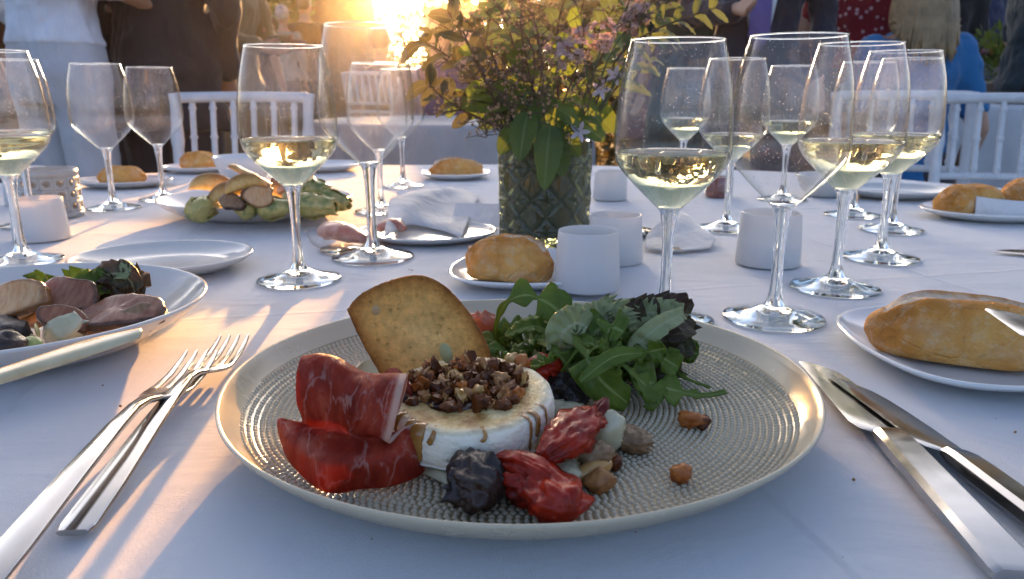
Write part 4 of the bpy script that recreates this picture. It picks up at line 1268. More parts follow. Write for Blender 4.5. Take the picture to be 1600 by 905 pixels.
def petals(name, label, cat, p0, p1, r, mat, seed=0):
    p0, p1 = Vector(p0), Vector(p1); d = p1 - p0; L = d.length; d.normalize()
    t = thing(name, label, cat, p0); r_ = random.Random(seed)
    x = d.orthogonal().normalized(); y = d.cross(x)
    MB().tube([Vector((0, 0, 0)), d * L * .25, d * L * .6, d * L * .92], [r * .45, r * .8, r * .62, r * .1], 14).build('heart', mat, t)
    for k in range(9):
        a = 2 * PI * k / 9 + r_.uniform(-.3, .3); n_ = x * math.cos(a) + y * math.sin(a)
        lay = k % 3
        pts = [n_ * r * .45, n_ * r * (1.02 - lay * .1) + d * L * .32, n_ * r * (.75 - lay * .12) + d * L * .75, n_ * r * (.25 + r_.uniform(0, .4)) + d * L * (1.0 + r_.uniform(-.05, .1))]
        o = MB().leaf(pts, (lambda q: (.35 + .65 * math.sin(PI * min(1, q * .9 + .1))) * r * .62), n_, 10, -.35, .25, seed + k).build('petal', mat, t); solid(o, .0012)
    return t
GREEN = M['arugula']
M['meat'] = plain('seared_meat', (.20, .075, .04), (.34, .16, .09), rough=.3, scale=70, bump=.5, bscale=160, coat=.3)
M['peach'] = plain('grilled_peach', (.50, .25, .12), (.36, .13, .06), rough=.3, scale=50, bump=.3, coat=.3)
def wedge(name, label, cat, pts, rad, mat, seed=0, flat=.7, amp=.12, fr=60):
    sp = curve(pts, 20); b = MB(); rr = [fcurve(rad, i / 20) for i in range(21)]; b.tube(sp, rr, 20, flat=flat)
    amp = amp * 1.5 + .12; fr *= 1.5
    b.v = [tuple(sp[min(i // 20, 20)] + (Vector(v) - sp[min(i // 20, 20)]) * (1 + amp * noise.noise(Vector(v) * fr + Vector((seed, 0, 0))) + amp * .7 * (abs(noise.noise(Vector(v) * fr * 1.6 + Vector((0, seed, 0)))) * 2 - .5) + amp * .4 * noise.noise(Vector(v) * fr * 4))) for i, v in enumerate(b.v)]
    o = b.build(name, mat); subd(o, 1); return tag(o, label, cat)
o = MB().sheet([[LQ(-30, 590, .030), LQ(60, 560, .031), LQ(140, 534, .031), LQ(220, 516, .032)],
                [LQ(-30, 600, .030), LQ(60, 571, .030), LQ(140, 546, .030), LQ(222, 522, .031)],
                [LQ(-30, 606, .027), LQ(60, 580, .027), LQ(140, 556, .027), LQ(215, 530, .029)]], 30, 8).build('onion_petal', M['onion'])
solid(o, .003); tag(o, 'long white onion petal lying along the near rim of left plate', 'onion')
moon('fruit_wedge', 'tan peach wedge lying at the left edge of left plate', 'peach', LQ(42, 500, .012), .026, .011, (R(20), R(-28), R(8)), M['slice_chicken'], 2)
slice_('chicken_slice', 'grilled chicken slice above the peach wedge on left plate', 'chicken', LQ(66, 482, .020), .040, .026, .007, (R(-50), R(-25), R(5)), M['slice_chicken'], 41)
petals('artichoke_heart', 'pale cream artichoke heart on the left plate', 'artichoke', LQ(78, 538, .010), LQ(130, 498, .024), .013, M['onion'], 3)
slice_('artichoke_slice', 'pale artichoke slice behind the cream heart on left plate', 'artichoke', LQ(106, 480, .020), .040, .020, .006, (R(-55), R(10), 0), M['onion'], 4)
slice_('beef_slice', 'brown slice of seared beef at the right of left plate', 'beef', LQ(182, 488, .026), .060, .030, .007, (R(-70), R(-6), R(6)), M['slice_beef'], 5)
slice_('beef_slice', 'second seared beef slice half under the first', 'beef', LQ(160, 500, .020), .048, .026, .007, (R(-72), R(-10), R(-8)), M['slice_beef'], 45)
slice_('beef_slice', 'dark charred meat end below the beef slices on left plate', 'beef', LQ(218, 496, .023), .026, .018, .009, (R(-65), R(6), R(20)), M['slice_mush'], 6)
slice_('chicken_slice', 'light brown chicken strip under the beef slices', 'chicken', LQ(148, 510, .018), .034, .018, .007, (R(-70), 0, R(12)), M['slice_chicken'], 7)
wedge('beet_slice', 'dark red glossy beet slice at left edge of left plate', 'beet', [LQ(-10, 500, .024), LQ(25, 514, .022), LQ(50, 526, .016)], [.006, .010, .009, .003], M['prune'], 8, .5)
wedge('tomato_piece', 'red tomato pieces at the back of left plate', 'tomato', [LQ(10, 470, .024), LQ(28, 455, .028), LQ(42, 445, .028)], [.005, .010, .009, .005], M['tomato'], 9)
wedge('tomato_piece', 'bright red pepper strip above the peach wedge', 'pepper', [LQ(0, 485, .022), LQ(15, 470, .026), LQ(40, 466, .026)], [.004, .006, .006, .003], plain('red_pepper', (.45, .06, .015), (.30, .03, .01), rough=.2, coat=.4), 10)
wedge('beet_slice', 'dark red piece at the lower left of left plate', 'beet', [LQ(-20, 538, .022), LQ(10, 538, .024), LQ(25, 535, .022)], [.006, .012, .010, .005], M['prune'], 11)
wedge('avocado_piece', 'pale green piece beside the long onion petal', 'avocado', [LQ(28, 538, .020), LQ(48, 538, .020), LQ(64, 534, .020)], [.003, .006, .006, .003], plain('avocado', (.34, .36, .12), (.26, .30, .08), rough=.35), 12)
slice_('beef_slice', 'upper beef slice leaning on the curled lettuce of left plate', 'beef', LQ(112, 462, .034), .044, .026, .007, (R(-48), R(12), R(-6)), M['slice_beef'], 91)
slice_('chicken_slice', 'topmost pale chicken slice at left edge of left plate', 'chicken', LQ(22, 470, .034), .046, .028, .008, (R(-42), R(-14), R(4)), M['slice_chicken'], 92)
slice_('beef_slice', 'dark glazed meat slice between peach and artichoke on left plate', 'beef', LQ(96, 498, .026), .034, .020, .006, (R(-50), R(20), R(10)), M['slice_beef'], 93)
wedge('tomato_piece', 'small red cherry tomato half behind the chicken on left plate', 'tomato', [LQ(88, 452, .034), LQ(100, 446, .037), LQ(112, 450, .034)], [.005, .009, .009, .005], M['tomato'], 94)
pumpkin_seed('upper of two pale pumpkin seeds on left plate', LQ(58, 516, .024), (R(60), R(80), 0), .0075)
pumpkin_seed('lower of two pale pumpkin seeds on left plate', LQ(54, 530, .020), (R(60), R(70), R(20)), .0065)
lump('nut_piece', 'amber nut behind the green leaves on left plate', 'nut', LQ(57, 440, .030), (.006, .005, .006), M['nutpink'], 71)
ls = thing('salad', 'green and brown curled lettuce leaves at back of left plate', 'salad', LQ(140, 480, 0))
L0 = LQ(140, 480, 0)
for i, (pts, w, mt) in enumerate([
    ([LQ(66, 468, .020), LQ(68, 450, .028), LQ(70, 428, .040)], .011, 'arugula'),
    ([LQ(70, 470, .020), LQ(100, 455, .026), LQ(140, 448, .030), LQ(165, 455, .026)], .014, 'arugula'),
    ([LQ(130, 470, .020), LQ(145, 450, .030), LQ(165, 450, .028), LQ(180, 462, .022)], .013, 'arugula'),
    ([LQ(135, 445, .030), LQ(160, 432, .036), LQ(185, 428, .040), LQ(205, 440, .036), LQ(212, 462, .026)], .010, 'lettuce'),
    ([LQ(170, 478, .018), LQ(190, 460, .026), LQ(205, 445, .032), LQ(200, 430, .036)], .015, 'lettuce'),
    ([LQ(150, 480, .016), LQ(185, 472, .022), LQ(215, 470, .022)], .014, 'lettuce'),
    ([LQ(182, 430, .038), LQ(192, 424, .042), LQ(205, 428, .041)], .008, 'palestem'),
    ([LQ(90, 475, .018), LQ(115, 465, .022), LQ(145, 470, .020)], .012, 'lettuce')]):
    o = MB().leaf([p - L0 for p in pts], (lambda t, w=w: wid(t) * w), (0, -.7, .7), 20, .35, .6, 80 + i, .3).build('lettuce_leaf', M[mt], ls); solid(o, .0006)

# ------------------------------------------------------------------ serving plate food
def Q(px, py, z):
    p = at(px, py, TZ + .018 + z); c = PT
    d = p - c; d.z = 0
    return c + Vector((d.x * .88, d.y * .80 + .008, p.z - c.z))
M['endive'] = plain('braised_endive', (.40, .38, .10), (.55, .46, .16), rough=.3, scale=60, bump=.3, bscale=120, coat=.3, sss=.15, trl=.12, c3=(.20, .24, .06))
M['gold'] = plain('golden_potato', (.52, .33, .10), (.40, .22, .06), rough=.35, scale=50, bump=.3, coat=.3, trl=.12)
M['mush'] = plain('brown_mushroom', (.26, .15, .08), (.14, .07, .035), rough=.35, scale=60, bump=.5, coat=.2)
dish = [('artichoke_piece', 'green artichoke at left end of the serving plate', [(272, 338, .010), (288, 330, .014), (308, 328, .012)], [.006, .015, .014, .006], 'endive'),
 ('potato_piece', 'golden potato at upper left of the serving plate', [(298, 300, .030), (315, 292, .034), (330, 300, .030)], [.008, .019, .018, .008], 'gold'),
 ('potato_piece', 'second golden potato right of the first on serving plate', [(322, 312, .026), (342, 304, .030), (358, 312, .026)], [.008, .017, .016, .008], 'gold'),
 ('mushroom_piece', 'brown mushroom in the middle of serving plate', [(322, 338, .012), (345, 325, .020), (365, 332, .014)], [.006, .013, .013, .006], 'mush'),
 ('mushroom_piece', 'dark mushroom slice left of the wine glass stem on serving plate', [(360, 318, .024), (382, 312, .028), (402, 322, .024)], [.006, .012, .012, .005], 'mush'),
 ('chicken_piece', 'pale brown chicken piece right of the potatoes on serving plate', [(378, 330, .020), (395, 315, .028), (415, 308, .030)], [.006, .015, .015, .006], 'peach'),
 ('artichoke_piece', 'green artichoke left of the glass stem', [(402, 330, .012), (420, 322, .016), (440, 328, .014)], [.006, .014, .014, .006], 'endive'),
 ('artichoke_piece', 'large yellow-green artichoke right of the glass stem', [(472, 322, .014), (492, 314, .018), (520, 324, .014)], [.006, .016, .015, .006], 'endive'),
 ('artichoke_piece', 'green artichoke at right end of serving plate', [(508, 310, .018), (525, 302, .020), (548, 316, .014)], [.006, .014, .013, .005], 'endive'),
 ('artichoke_piece', 'green artichoke on top at right of serving plate', [(488, 296, .030), (504, 290, .032), (520, 298, .028)], [.006, .014, .013, .006], 'endive'),
 ('artichoke_piece', 'yellow-green artichoke behind the glass stem on serving plate', [(452, 322, .014), (470, 308, .022), (488, 302, .024)], [.006, .014, .014, .006], 'endive'),
 ('mushroom_piece', 'long dark mushroom at the back of serving plate', [(410, 300, .030), (440, 290, .034), (470, 292, .032)], [.006, .011, .010, .005], 'mush'),
 ('mushroom_piece', 'small dark mushroom behind the stem on serving plate', [(430, 306, .026), (445, 298, .030), (460, 304, .026)], [.006, .011, .010, .005], 'mush'),
 ('pepper_piece', 'small red pepper piece on top of serving plate', [(468, 290, .034), (474, 286, .037), (480, 292, .034)], [.003, .006, .006, .003], 'tomato')]
for i, (nm, lb, pts, rad, mt) in enumerate(dish):
    pp = [Q(*p) for p in pts]; cat_ = nm.split('_')[0]
    if mt == 'endive':
        petals(nm, lb, cat_, pp[0] + (pp[0] - pp[1]) * .45, pp[2] + (pp[2] - pp[1]) * .55, max(rad) * 1.15, M['endive'], 30 + i)
    elif mt == 'gold':
        moon(nm, lb, cat_, pp[1] + Vector((0, 0, -.012)), max(rad) * 1.7, max(rad) * .85, (R(10), R(-15 + 25 * (i % 2)), R(15 * (i % 3))), M['peel_potato'], i)
    elif mt in ('mush', 'peach'):
        slice_(nm, lb, cat_, pp[1], max(rad) * 2.5, max(rad) * 1.7, max(rad) * .6, (R(-40 + 12 * (i % 3)), R(-20 + 14 * (i % 4)), R(20 * (i % 3) - 20)), M['slice_mush' if mt == 'mush' else 'slice_chicken'], 50 + i)
    else:
        wedge(nm, lb, cat_, pp, rad, M[mt], 30 + i, .85, .16, 50)
slice_('chicken_slice', 'large grilled chicken slice across the middle of serving plate', 'chicken', Q(388, 298, .036), .046, .028, .010, (R(-35), R(15), R(-8)), M['slice_chicken'], 71)
petals('artichoke_piece', 'plump yellow-green artichoke in the middle front of serving plate', 'artichoke', Q(392, 336, .008), Q(352, 326, .016), .017, M['endive'], 81)
moon('potato_piece', 'golden potato wedge on top in middle of serving plate', 'potato', Q(372, 304, .034), .026, .013, (R(15), R(-10), R(20)), M['peel_potato'], 82)
moon('potato_piece', 'third golden potato wedge behind the stem on serving plate', 'potato', Q(440, 316, .012), .028, .014, (R(5), R(12), R(-20)), M['peel_potato'], 73)
wedge('toast_stick', 'brown breadstick leaning across the serving plate', 'breadstick', [Q(345, 262, .062), Q(375, 275, .052), Q(420, 296, .036)], [.006, .0085, .0085, .006], M['nutpale'], 61, .5, .06)
# things by the vase
wedge('ham_roll', 'pink ham roll resting in the small glass dish', 'ham', [at(500, 362, TZ + .016), at(530, 362, TZ + .018), at(570, 374, TZ + .014)], [.008, .0135, .013, .006], plain('cooked_ham', (.42, .14, .09), (.55, .28, .20), rough=.35, scale=50, coat=.3, contrast=(.42, .58)), 63, .8, .06)
t = thing('glass_dish', 'small clear glass dish holding the pink ham roll', 'dish', at(533, 392)); 
MB().lathe(smooth_prof([(.006, .003), (.022, .004), (.033, .012), (.038, .024)], 16), 64).build('body', M['thin'], t)
MB().lathe([(0, 0), (.022, 0), (.024, .002), (.022, .0038), (0, .0035)], 48).build('base', M['glass'], t)
wedge('ham_roll', 'pink scrap of ham on the thin side plate', 'ham', [at(590, 358, TZ + .012), at(612, 350, TZ + .016), at(632, 358, TZ + .012)], [.005, .010, .010, .004], plain('cooked_ham', (.4, .2, .1)), 64, .7, .2)
def napkin(name, label, rows, nu=24, nv=16, th=.0008, seed=0):
    b = MB().sheet(rows, nu, nv)
    b.v = [tuple(Vector(v) + Vector((0, 0, .0018 * noise.noise(Vector(v) * 45 + Vector((seed, 0, 0)))))) for v in b.v]
    o = b.build(name, m_fabric('napkin_linen', (.80, .80, .80), scale=60, trl=.3)); solid(o, th)
    return tag(o, label, 'napkin')
napkin('napkin', 'crumpled white napkin raised in the sun left of the vase', [
    [at(600, 372, TZ + .012), at(640, 352, TZ + .010), at(690, 360, TZ + .008), at(720, 372, TZ + .006)],
    [at(606, 330, TZ + .026), at(650, 318, TZ + .030), at(700, 312, TZ + .022), at(738, 330, TZ + .014)],
    [at(612, 310, TZ + .030), at(660, 298, TZ + .034), at(710, 294, TZ + .030), at(745, 312, TZ + .012)],
    [at(640, 308, TZ + .010), at(680, 300, TZ + .010), at(720, 298, TZ + .006), at(748, 305, TZ + .004)]], seed=3)
napkin('napkin', 'folded white napkin lying right of the spoon and vase', [
    [at(1008, 388, TZ + .003), at(1050, 393, TZ + .003), at(1110, 388, TZ + .003)],
    [at(1012, 366, TZ + .010), at(1055, 368, TZ + .010), at(1117, 370, TZ + .008)],
    [at(1035, 345, TZ + .020), at(1065, 338, TZ + .022), at(1090, 352, TZ + .012)],
    [at(1045, 340, TZ + .006), at(1068, 335, TZ + .005), at(1085, 345, TZ + .004)]], seed=6)
p0 = at(696, 350, TZ + .006); 
cd = MB().add
b = MB(); b.box((-.035, -.0006, 0), (.035, .0006, .05))
o = b.build('menu_card', m_fabric('white_paper', (.75, .73, .72)), smooth=False); o.location = at(745, 354, TZ + .003) ; o.rotation_euler = (R(-62), 0, R(-6))
tag(o, 'blank white card lying back against the vase', 'card')
# preserve jar on the right, far
t = thing('preserve_jar', 'small jar of red preserve behind the right wine glasses', 'jar', at(1122, 308))
MB().lathe([(0, 0), (.02, 0), (.022, .003), (.022, .030), (.019, .035), (0, .035)], 32).build('preserve', plain('red_preserve', (.22, .05, .03), rough=.15, coat=.5), t)
MB().lathe([(.0235, 0), (.0235, .032), (.020, .038), (.020, .044)], 32).build('glass_wall', M['thin'], t)
# ------------------------------------------------------------------ vase and bouquet
VB = at(850, 376)
va = thing('vase', 'dark green cut-glass vase holding the flowers in mid table', 'vase', VB)
def vase_mesh(r, h, nz=96, na=288):
    b = MB(); vs = []; fs = []
    def rel(a, z):
        u = a / (2 * PI) * 10; v = z / h * 3.2
        du = abs((u % 1) - .5) * 2; dv = abs((v % 1) - .5) * 2
        dia = abs(du + dv - 1)                              # diamond lattice
        star = abs(math.sin(4 * math.atan2((v % 1) - .5, (u % 1) - .5)))
        rr = math.hypot((u % 1) - .5, (v % 1) - .5)
        g = -.0026 * math.exp(-(dia / .14) ** 2) + .0022 * star * max(0, 1 - rr * 2)
        return g
    for i in range(nz + 1):
        z = h * i / nz
        for j in range(na):
            a = 2 * PI * j / na
            k = r * (1 + .03 * (z / h)) + (rel(a, z) if .05 < z / h < .93 else 0)
            vs.append((k * math.cos(a), k * math.sin(a), z))
    for i in range(nz):
        for j in range(na):
            fs.append((i * na + j, i * na + (j + 1) % na, (i + 1) * na + (j + 1) % na, (i + 1) * na + j))
    o0 = b.add(vs, fs)
    # inner wall and floor
    pr = [(r * 1.03, h), (r * .985, h + .001), (r * .95, h), (r * .93, .012), (0, .010)]
    b.lathe(pr, na); b.lathe([(0, .0), (r, 0)], na)
    return b
def m_greenglass():
    t = NT('green_cut_glass'); v = t.coord()
    gl = t.pbr(t.mix(t.noise(v, 20, 3), (.19, .21, .10), (.28, .29, .15)), .04, trans=.8, ior=1.5, spec=.6, normal=t.bump(t.noise(v, 60, 2), .1, .002))
    return t.done(gl)
M['green_glass'] = m_greenglass()
VR, VH = .0535, .118
vase_mesh(VR, VH).build('glass_body', M['green_glass'], va, angle=35)
MB().lathe([(0, .012), (VR * .91, .012), (VR * .91, .075), (0, .075)], 48).build('water', plain('cloudy_water', (.05, .07, .035), rough=.05, trans=.4), va)

bq = thing('bouquet', 'loose bouquet of leafy twigs and pink blossoms standing in the vase', 'bouquet', VB)
M['bigleaf'] = m_leaf('broad_leaf', (.045, .085, .018), (.10, .15, .030), vein=(.14, .19, .07), trl=.42, trc=(.30, .36, .05), scale=20)
M['twigleaf'] = m_leaf('twig_leaf', (.07, .105, .035), (.12, .15, .05), vein=(.16, .19, .09), trl=.3, trc=(.20, .22, .06), scale=30)
M['rustleaf'] = m_leaf('rust_leaf', (.07, .068, .026), (.10, .09, .035), vein=(.15, .13, .06), trl=.3, trc=(.20, .16, .05), scale=30)
M['twig'] = plain('twig_bark', (.12, .075, .04), (.08, .05, .03), rough=.7, scale=80, bump=.4)
M['greenstem'] = plain('green_stem', (.07, .10, .035), (.05, .075, .03), rough=.5, scale=60)
M['blossom'] = plain('pink_blossom', (.56, .40, .35), (.44, .27, .24), rough=.6, scale=60, trl=.25)
M['bud'] = plain('pale_bud', (.48, .33, .20), (.36, .22, .12), rough=.5, scale=60, trl=.3)
rb = random.Random(21)
VY = VB.y
def K(px, py, dy=0.0): return at_y(px, py, VY + dy) - VB
def stem_to(tip, rad=.0016, mat='twig', bend=.03):
    root = Vector((rb.uniform(-.02, .02), rb.uniform(-.02, .02), .02))
    mouth = Vector((max(-.042, min(.042, tip.x * .4)), max(-.04, min(.04, tip.y * .5)), VH))
    mid = (mouth + tip) / 2 + Vector((rb.uniform(-bend, bend), rb.uniform(-bend, bend), rb.uniform(0, bend)))
    pts = curve([root, mouth, mid, tip], 18)
    MB().tube(pts, [rad * (1.25 - .75 * i / 18) for i in range(19)], 7).build('stem', M[mat], bq)
    return pts
def leaf(p, d, L, w, mat, seed, droop=.3, name='leaf', up=None):
    d = Vector(d).normalized()
    pts = [p, p + d * L * .5 + Vector((0, 0, .04 * L)), p + d * L + Vector((0, 0, -droop * L))]
    up = up or (rb.uniform(-.5, .5), rb.uniform(-1, -.1), rb.uniform(.2, .9))
    MB().leaf(pts, (lambda t: (math.sin(PI * t ** .85) ** .8) * w + .0003), up, 12, .22, .18, seed).build(name, M[mat], bq)
# broad leaves around and over the vase mouth
big = [((850, 190), (785, 262), .0), ((845, 185), (790, 205), -.02), ((860, 195), (850, 288), -.06), ((868, 190), (905, 240), -.05), ((840, 165), (770, 165), .0),
       ((800, 150), (720, 160), -.02), ((860, 150), (800, 120), .0), ((880, 160), (940, 185), -.03), ((890, 190), (945, 215), -.04), ((905, 130), (950, 160), .02),
       ((880, 120), (880, 40), -.02), ((900, 45), (895, 5), .0), ((845, 150), (865, 230), -.05), ((820, 200), (780, 235), -.05), ((870, 170), (905, 195), -.06),
       ((800, 180), (750, 195), .0), ((830, 120), (790, 80), .02), ((910, 170), (960, 200), .03), ((860, 205), (880, 270), -.05), ((825, 175), (812, 245), -.06),
       ((770, 130), (735, 180), .02), ((930, 110), (985, 130), .03), ((940, 90), (990, 60), .04), ((760, 90), (715, 75), .03), ((720, 140), (700, 180), .02)]
for i, (a, b_, dy) in enumerate(big):
    p, q = K(*a, dy + rb.uniform(-.015, .015)), K(*b_, dy - .02 + rb.uniform(-.02, .02))
    d = q - p
    leaf(p, d, d.length, d.length * rb.uniform(.24, .32), 'bigleaf', i, .1, 'broad_leaf', up=(rb.uniform(-.3, .3), -1, rb.uniform(.1, .6)))
    if i % 2 == 0: stem_to(p, .0017, 'greenstem')
# leafy sprigs
def sprig(tip, n, L, w, lm, rad=.0015, start=.45, spread=1.0):
    pts = stem_to(tip, rad)
    for k in range(n):
        s = start + (1 - start) * k / max(1, n - 1)
        i = min(17, int(s * 18)); p = pts[i]; t = (pts[i + 1] - pts[i]).normalized()
        sd = t.cross(Vector((rb.uniform(-.3, .3), -1, rb.uniform(-.2, .2)))).normalized() * (1 if k % 2 else -1)
        d = t * rb.uniform(.5, .9) + sd * spread * rb.uniform(.6, 1.0) + Vector((0, rb.uniform(-.4, .4), 0))
        leaf(p, d, L * rb.uniform(.75, 1.15), w * rb.uniform(.8, 1.2), lm, rb.randrange(999), rb.uniform(-.1, .35))
sprig(K(1128, 8, -.02), 14, .030, .0048, 'twigleaf', start=.62)
sprig(K(1060, -40, .02), 14, .030, .005, 'twigleaf', start=.55)
sprig(K(1000, -70, .05), 14, .032, .006, 'twigleaf')
sprig(K(1040, 50, .04), 10, .028, .006, 'twigleaf', start=.6)
sprig(K(655, 60, .0), 14, .030, .0075, 'rustleaf')
sprig(K(680, -20, .03), 14, .032, .008, 'rustleaf')
sprig(K(735, -60, .0), 14, .030, .007, 'twigleaf')
sprig(K(790, -90, .05), 14, .030, .007, 'rustleaf')
sprig(K(850, -110, .0), 14, .030, .007, 'twigleaf')
sprig(K(920, -90, -.02), 14, .030, .007, 'twigleaf')
sprig(K(665, 130, -.02), 10, .028, .007, 'rustleaf', start=.6)
sprig(K(700, 20, -.05), 12, .028, .007, 'rustleaf', start=.5)
sprig(K(760, 20, .08), 12, .034, .009, 'twigleaf', start=.4)
sprig(K(960, 10, .08), 12, .034, .009, 'twigleaf', start=.4)
# bare fine twigs with buds: too many to count
def budtwig(tip, nb, nm='flower_twig'):
    pts = stem_to(tip, .0011)
    b = MB(); c = MB()
    for k in range(nb):
        i = rb.randrange(8, 19); p = pts[i]
        d = Vector((rb.uniform(-1, 1), rb.uniform(-.7, .7), rb.uniform(-.2, 1))).normalized()
        L = rb.uniform(.012, .034)
        q = p + d * L; m_ = p + d * L * .5 + Vector((0, 0, rb.uniform(-.004, .004)))
        b.tube([p, m_, q], [.0006, .0005, .0004], 4, caps=False)
        for _ in range(rb.randrange(1, 4)):
            e = q + Vector((rb.uniform(-.006, .006), rb.uniform(-.006, .006), rb.uniform(-.004, .006)))
            b.tube([q, e], [.0004, .0003], 4, caps=False)
            c.ball(e, rb.uniform(.0009, .0019), .2, 2, k, 6, 5)
    tag(b.build('twiglets', M['twig'], bq), kind='stuff'); tag(c.build('buds', M['bud'], bq), kind='stuff')
for tip in (K(700, 175, -.05), K(760, 215, -.07), K(690, 90, .02), K(720, 40, -.04), K(770, 0, -.05), K(820, -20, -.06), K(880, -30, -.04), K(960, 40, -.03), K(1000, 20, -.02), K(840, 60, -.07), K(780, 110, -.07), K(930, 130, -.05), K(650, 20, .0), K(810, 40, .05), K(740, 120, -.06)):
    budtwig(tip, 26)
# pink blossom heads
def head(c, r, n, mat='blossom'):
    b = MB()
    for i in range(n):
        d = Vector((rb.gauss(0, 1), rb.gauss(0, 1) - .3, rb.gauss(0, 1))).normalized()
        p = d * r * rb.uniform(.55, 1.0)
        for k in range(4):
            s = (d.orthogonal().normalized() if k % 2 else d.cross(d.orthogonal()).normalized()) * (1 if k < 2 else -1)
            e = p + (d * .35 + s * .8) * .0050
            b.leaf([p, (p + e) / 2 + d * .0008, e], [.0004, .0017, .0014, .0003], d, 3, .2, 0)
    o = b.build('blossom_head', M[mat], bq, loc=c); return o
for (px, py, dy, r) in ((905, 70, -.05, .021), (940, 55, -.04, .019), (875, 85, -.05, .020), (1000, 20, .0, .013), (985, 35, .0, .012)):
    c = K(px, py, dy); stem_to(c, .0013, 'greenstem'); head(c, r, 60)
# little star flowers
for (px, py, dy) in ((905, 206, -.08), (938, 140, -.05), (960, 118, -.02)):
    c = K(px, py, dy); pts = stem_to(c, .001, 'greenstem'); b = MB()
    for k in range(5):
        a = 2 * PI * k / 5; d = Vector((math.cos(a), -.35, math.sin(a)))
        b.leaf([c, c + d * .006, c + d * .0115], [.0006, .0024, .0022, .0004], (0, -1, .1), 5, .2, .2, k)
    b.build('star_flower', plain('star_petal', (.52, .45, .48), rough=.6, trl=.3), bq)
# ------------------------------------------------------------------ chairs
M['whitepaint'] = plain('white_chair_paint', (.60, .60, .60), (.52, .52, .53), rough=.32, scale=30, bump=.08)
def make_chair():
    t = thing('banquet_chair', 'x', 'chair')
    m = M['whitepaint']
    def turned(p0, p1, r, rings, seg=12):
        p0, p1 = Vector(p0), Vector(p1); pts = []; rr = []
        n = 40
        for i in range(n + 1):
            s = i / n; k = 1.0
            for c in rings: k += .45 * math.exp(-((s - c) / .016) ** 2)
            pts.append(p0.lerp(p1, s)); rr.append(r * k)
        return MB().tube(pts, rr, seg)
    for sx in (-1, 1):
        turned((sx * .19, -.19, 0), (sx * .185, -.185, .44), .0145, (.2, .5, .8)).build('leg', m, t)
        pts = curve([(sx * .185, .185, 0), (sx * .185, .180, .45), (sx * .188, .200, .70), (sx * .192, .235, .905)], 30)
        rr = [.0155 * (1 + .35 * sum(math.exp(-((i / 30 - c) / .02) ** 2) for c in (.25, .55, .78, .985))) for i in range(31)]
        MB().tube(pts, rr, 12).build('back_post', m, t)
        for z in (.16, .28): MB().tube([(sx * .187, -.185, z), (sx * .185, .183, z)], .009, 10).build('stretcher', m, t)
    for z in (.18, .30): MB().tube([(-.187, -.186, z), (.187, -.186, z)], .009, 10).build('stretcher', m, t)
    MB().tube([(-.185, .183, .22), (.185, .183, .22)], .009, 10).build('stretcher', m, t)
    MB().loft([rrect((0, 0, z), w, d, .0) if False else [Vector((sx * w, sy * w, z)) for sx, sy in ((1, -1), (1, 1), (-1, 1), (-1, -1))] for z, w, d in ((.435, .205, .2), (.44, .212, .2), (.462, .212, .2), (.466, .205, .2))]).build('seat', m, t, smooth=False)
    b = MB()
    b.ball((0, 0, .48), (.20, .20, .024), .03, 2, 1, 32, 10)
    b.v = [(max(-.197, min(.197, x * 1.18)), max(-.197, min(.197, y * 1.18)), z) for x, y, z in b.v]
    b.build('cushion', m_fabric('cushion_white', (.72, .72, .72)), t)
    def yb(z): return .180 + .02 * max(0, (z - .45) / .25) if z < .7 else .200 + .035 * (z - .7) / .205
    for z, r in ((.895, .0150), (.615, .0105), (.675, .0105)):
        MB().tube(curve([(-.19, yb(z), z), (-.06, yb(z) + .012, z + .002), (.06, yb(z) + .012, z + .002), (.19, yb(z), z)], 16), r, 12).build('back_rail', m, t)
    for k in range(6):
        x = -.145 + .058 * k
        turned((x, yb(.675) + .008, .672), (x * 1.02, yb(.895) + .011, .892), .0085, (.12, .5, .88)).build('spindle', m, t)
    return t
chair0 = make_chair(); chair_used = [False]
def chair(label, x, y, rz):
    t = chair0 if not chair_used[0] else copy_tree(chair0)
    chair_used[0] = True
    t.location = (x, y, ground_z(y)); t.rotation_euler = (0, 0, rz)
    t['label'] = label; t['group'] = 'white chairs around the tables'
    return t
# rz=0: the back is on the +y side (sitter looks at the camera)
CH = lambda px, y: (px - 800) / FPX * y * .985
chair('white spindle-back chair behind the serving plate on the left', CH(378, 2.25), 2.10, R(4))
chair('white spindle-back chair at the right edge of picture', CH(1548, 2.2), 2.02, R(-20))
chair('white spindle-back chair seen through the rightmost glasses', CH(1385, 2.4), 2.22, R(-14))

# ------------------------------------------------------------------ people
SKIN = plain('skin', (.46, .26, .17), (.40, .21, .13), rough=.5, scale=12, sss=.08, sss_s=.01)
def remesh(o, vox, sm=4):
    md = o.modifiers.new('remesh', 'REMESH'); md.mode = 'VOXEL'; md.voxel_size = vox; md.use_smooth_shade = True
    s = o.modifiers.new('smooth', 'SMOOTH'); s.factor = .5; s.iterations = sm
    return o
_tx = bpy.data.textures.new('folds', 'CLOUDS'); _tx.noise_scale = .13; _tx.noise_depth = 3
def crumple(o, k=.050):
    md = o.modifiers.new('folds', 'DISPLACE'); md.texture = _tx; md.strength = k; md.mid_level = .5; md.texture_coords = 'LOCAL'
    return o
TORSO = [(.82, .150, .105), (.90, .172, .118), (.98, .160, .108), (1.08, .142, .096), (1.18, .150, .102), (1.28, .170, .112), (1.36, .176, .106), (1.42, .150, .088), (1.46, .085, .066)]
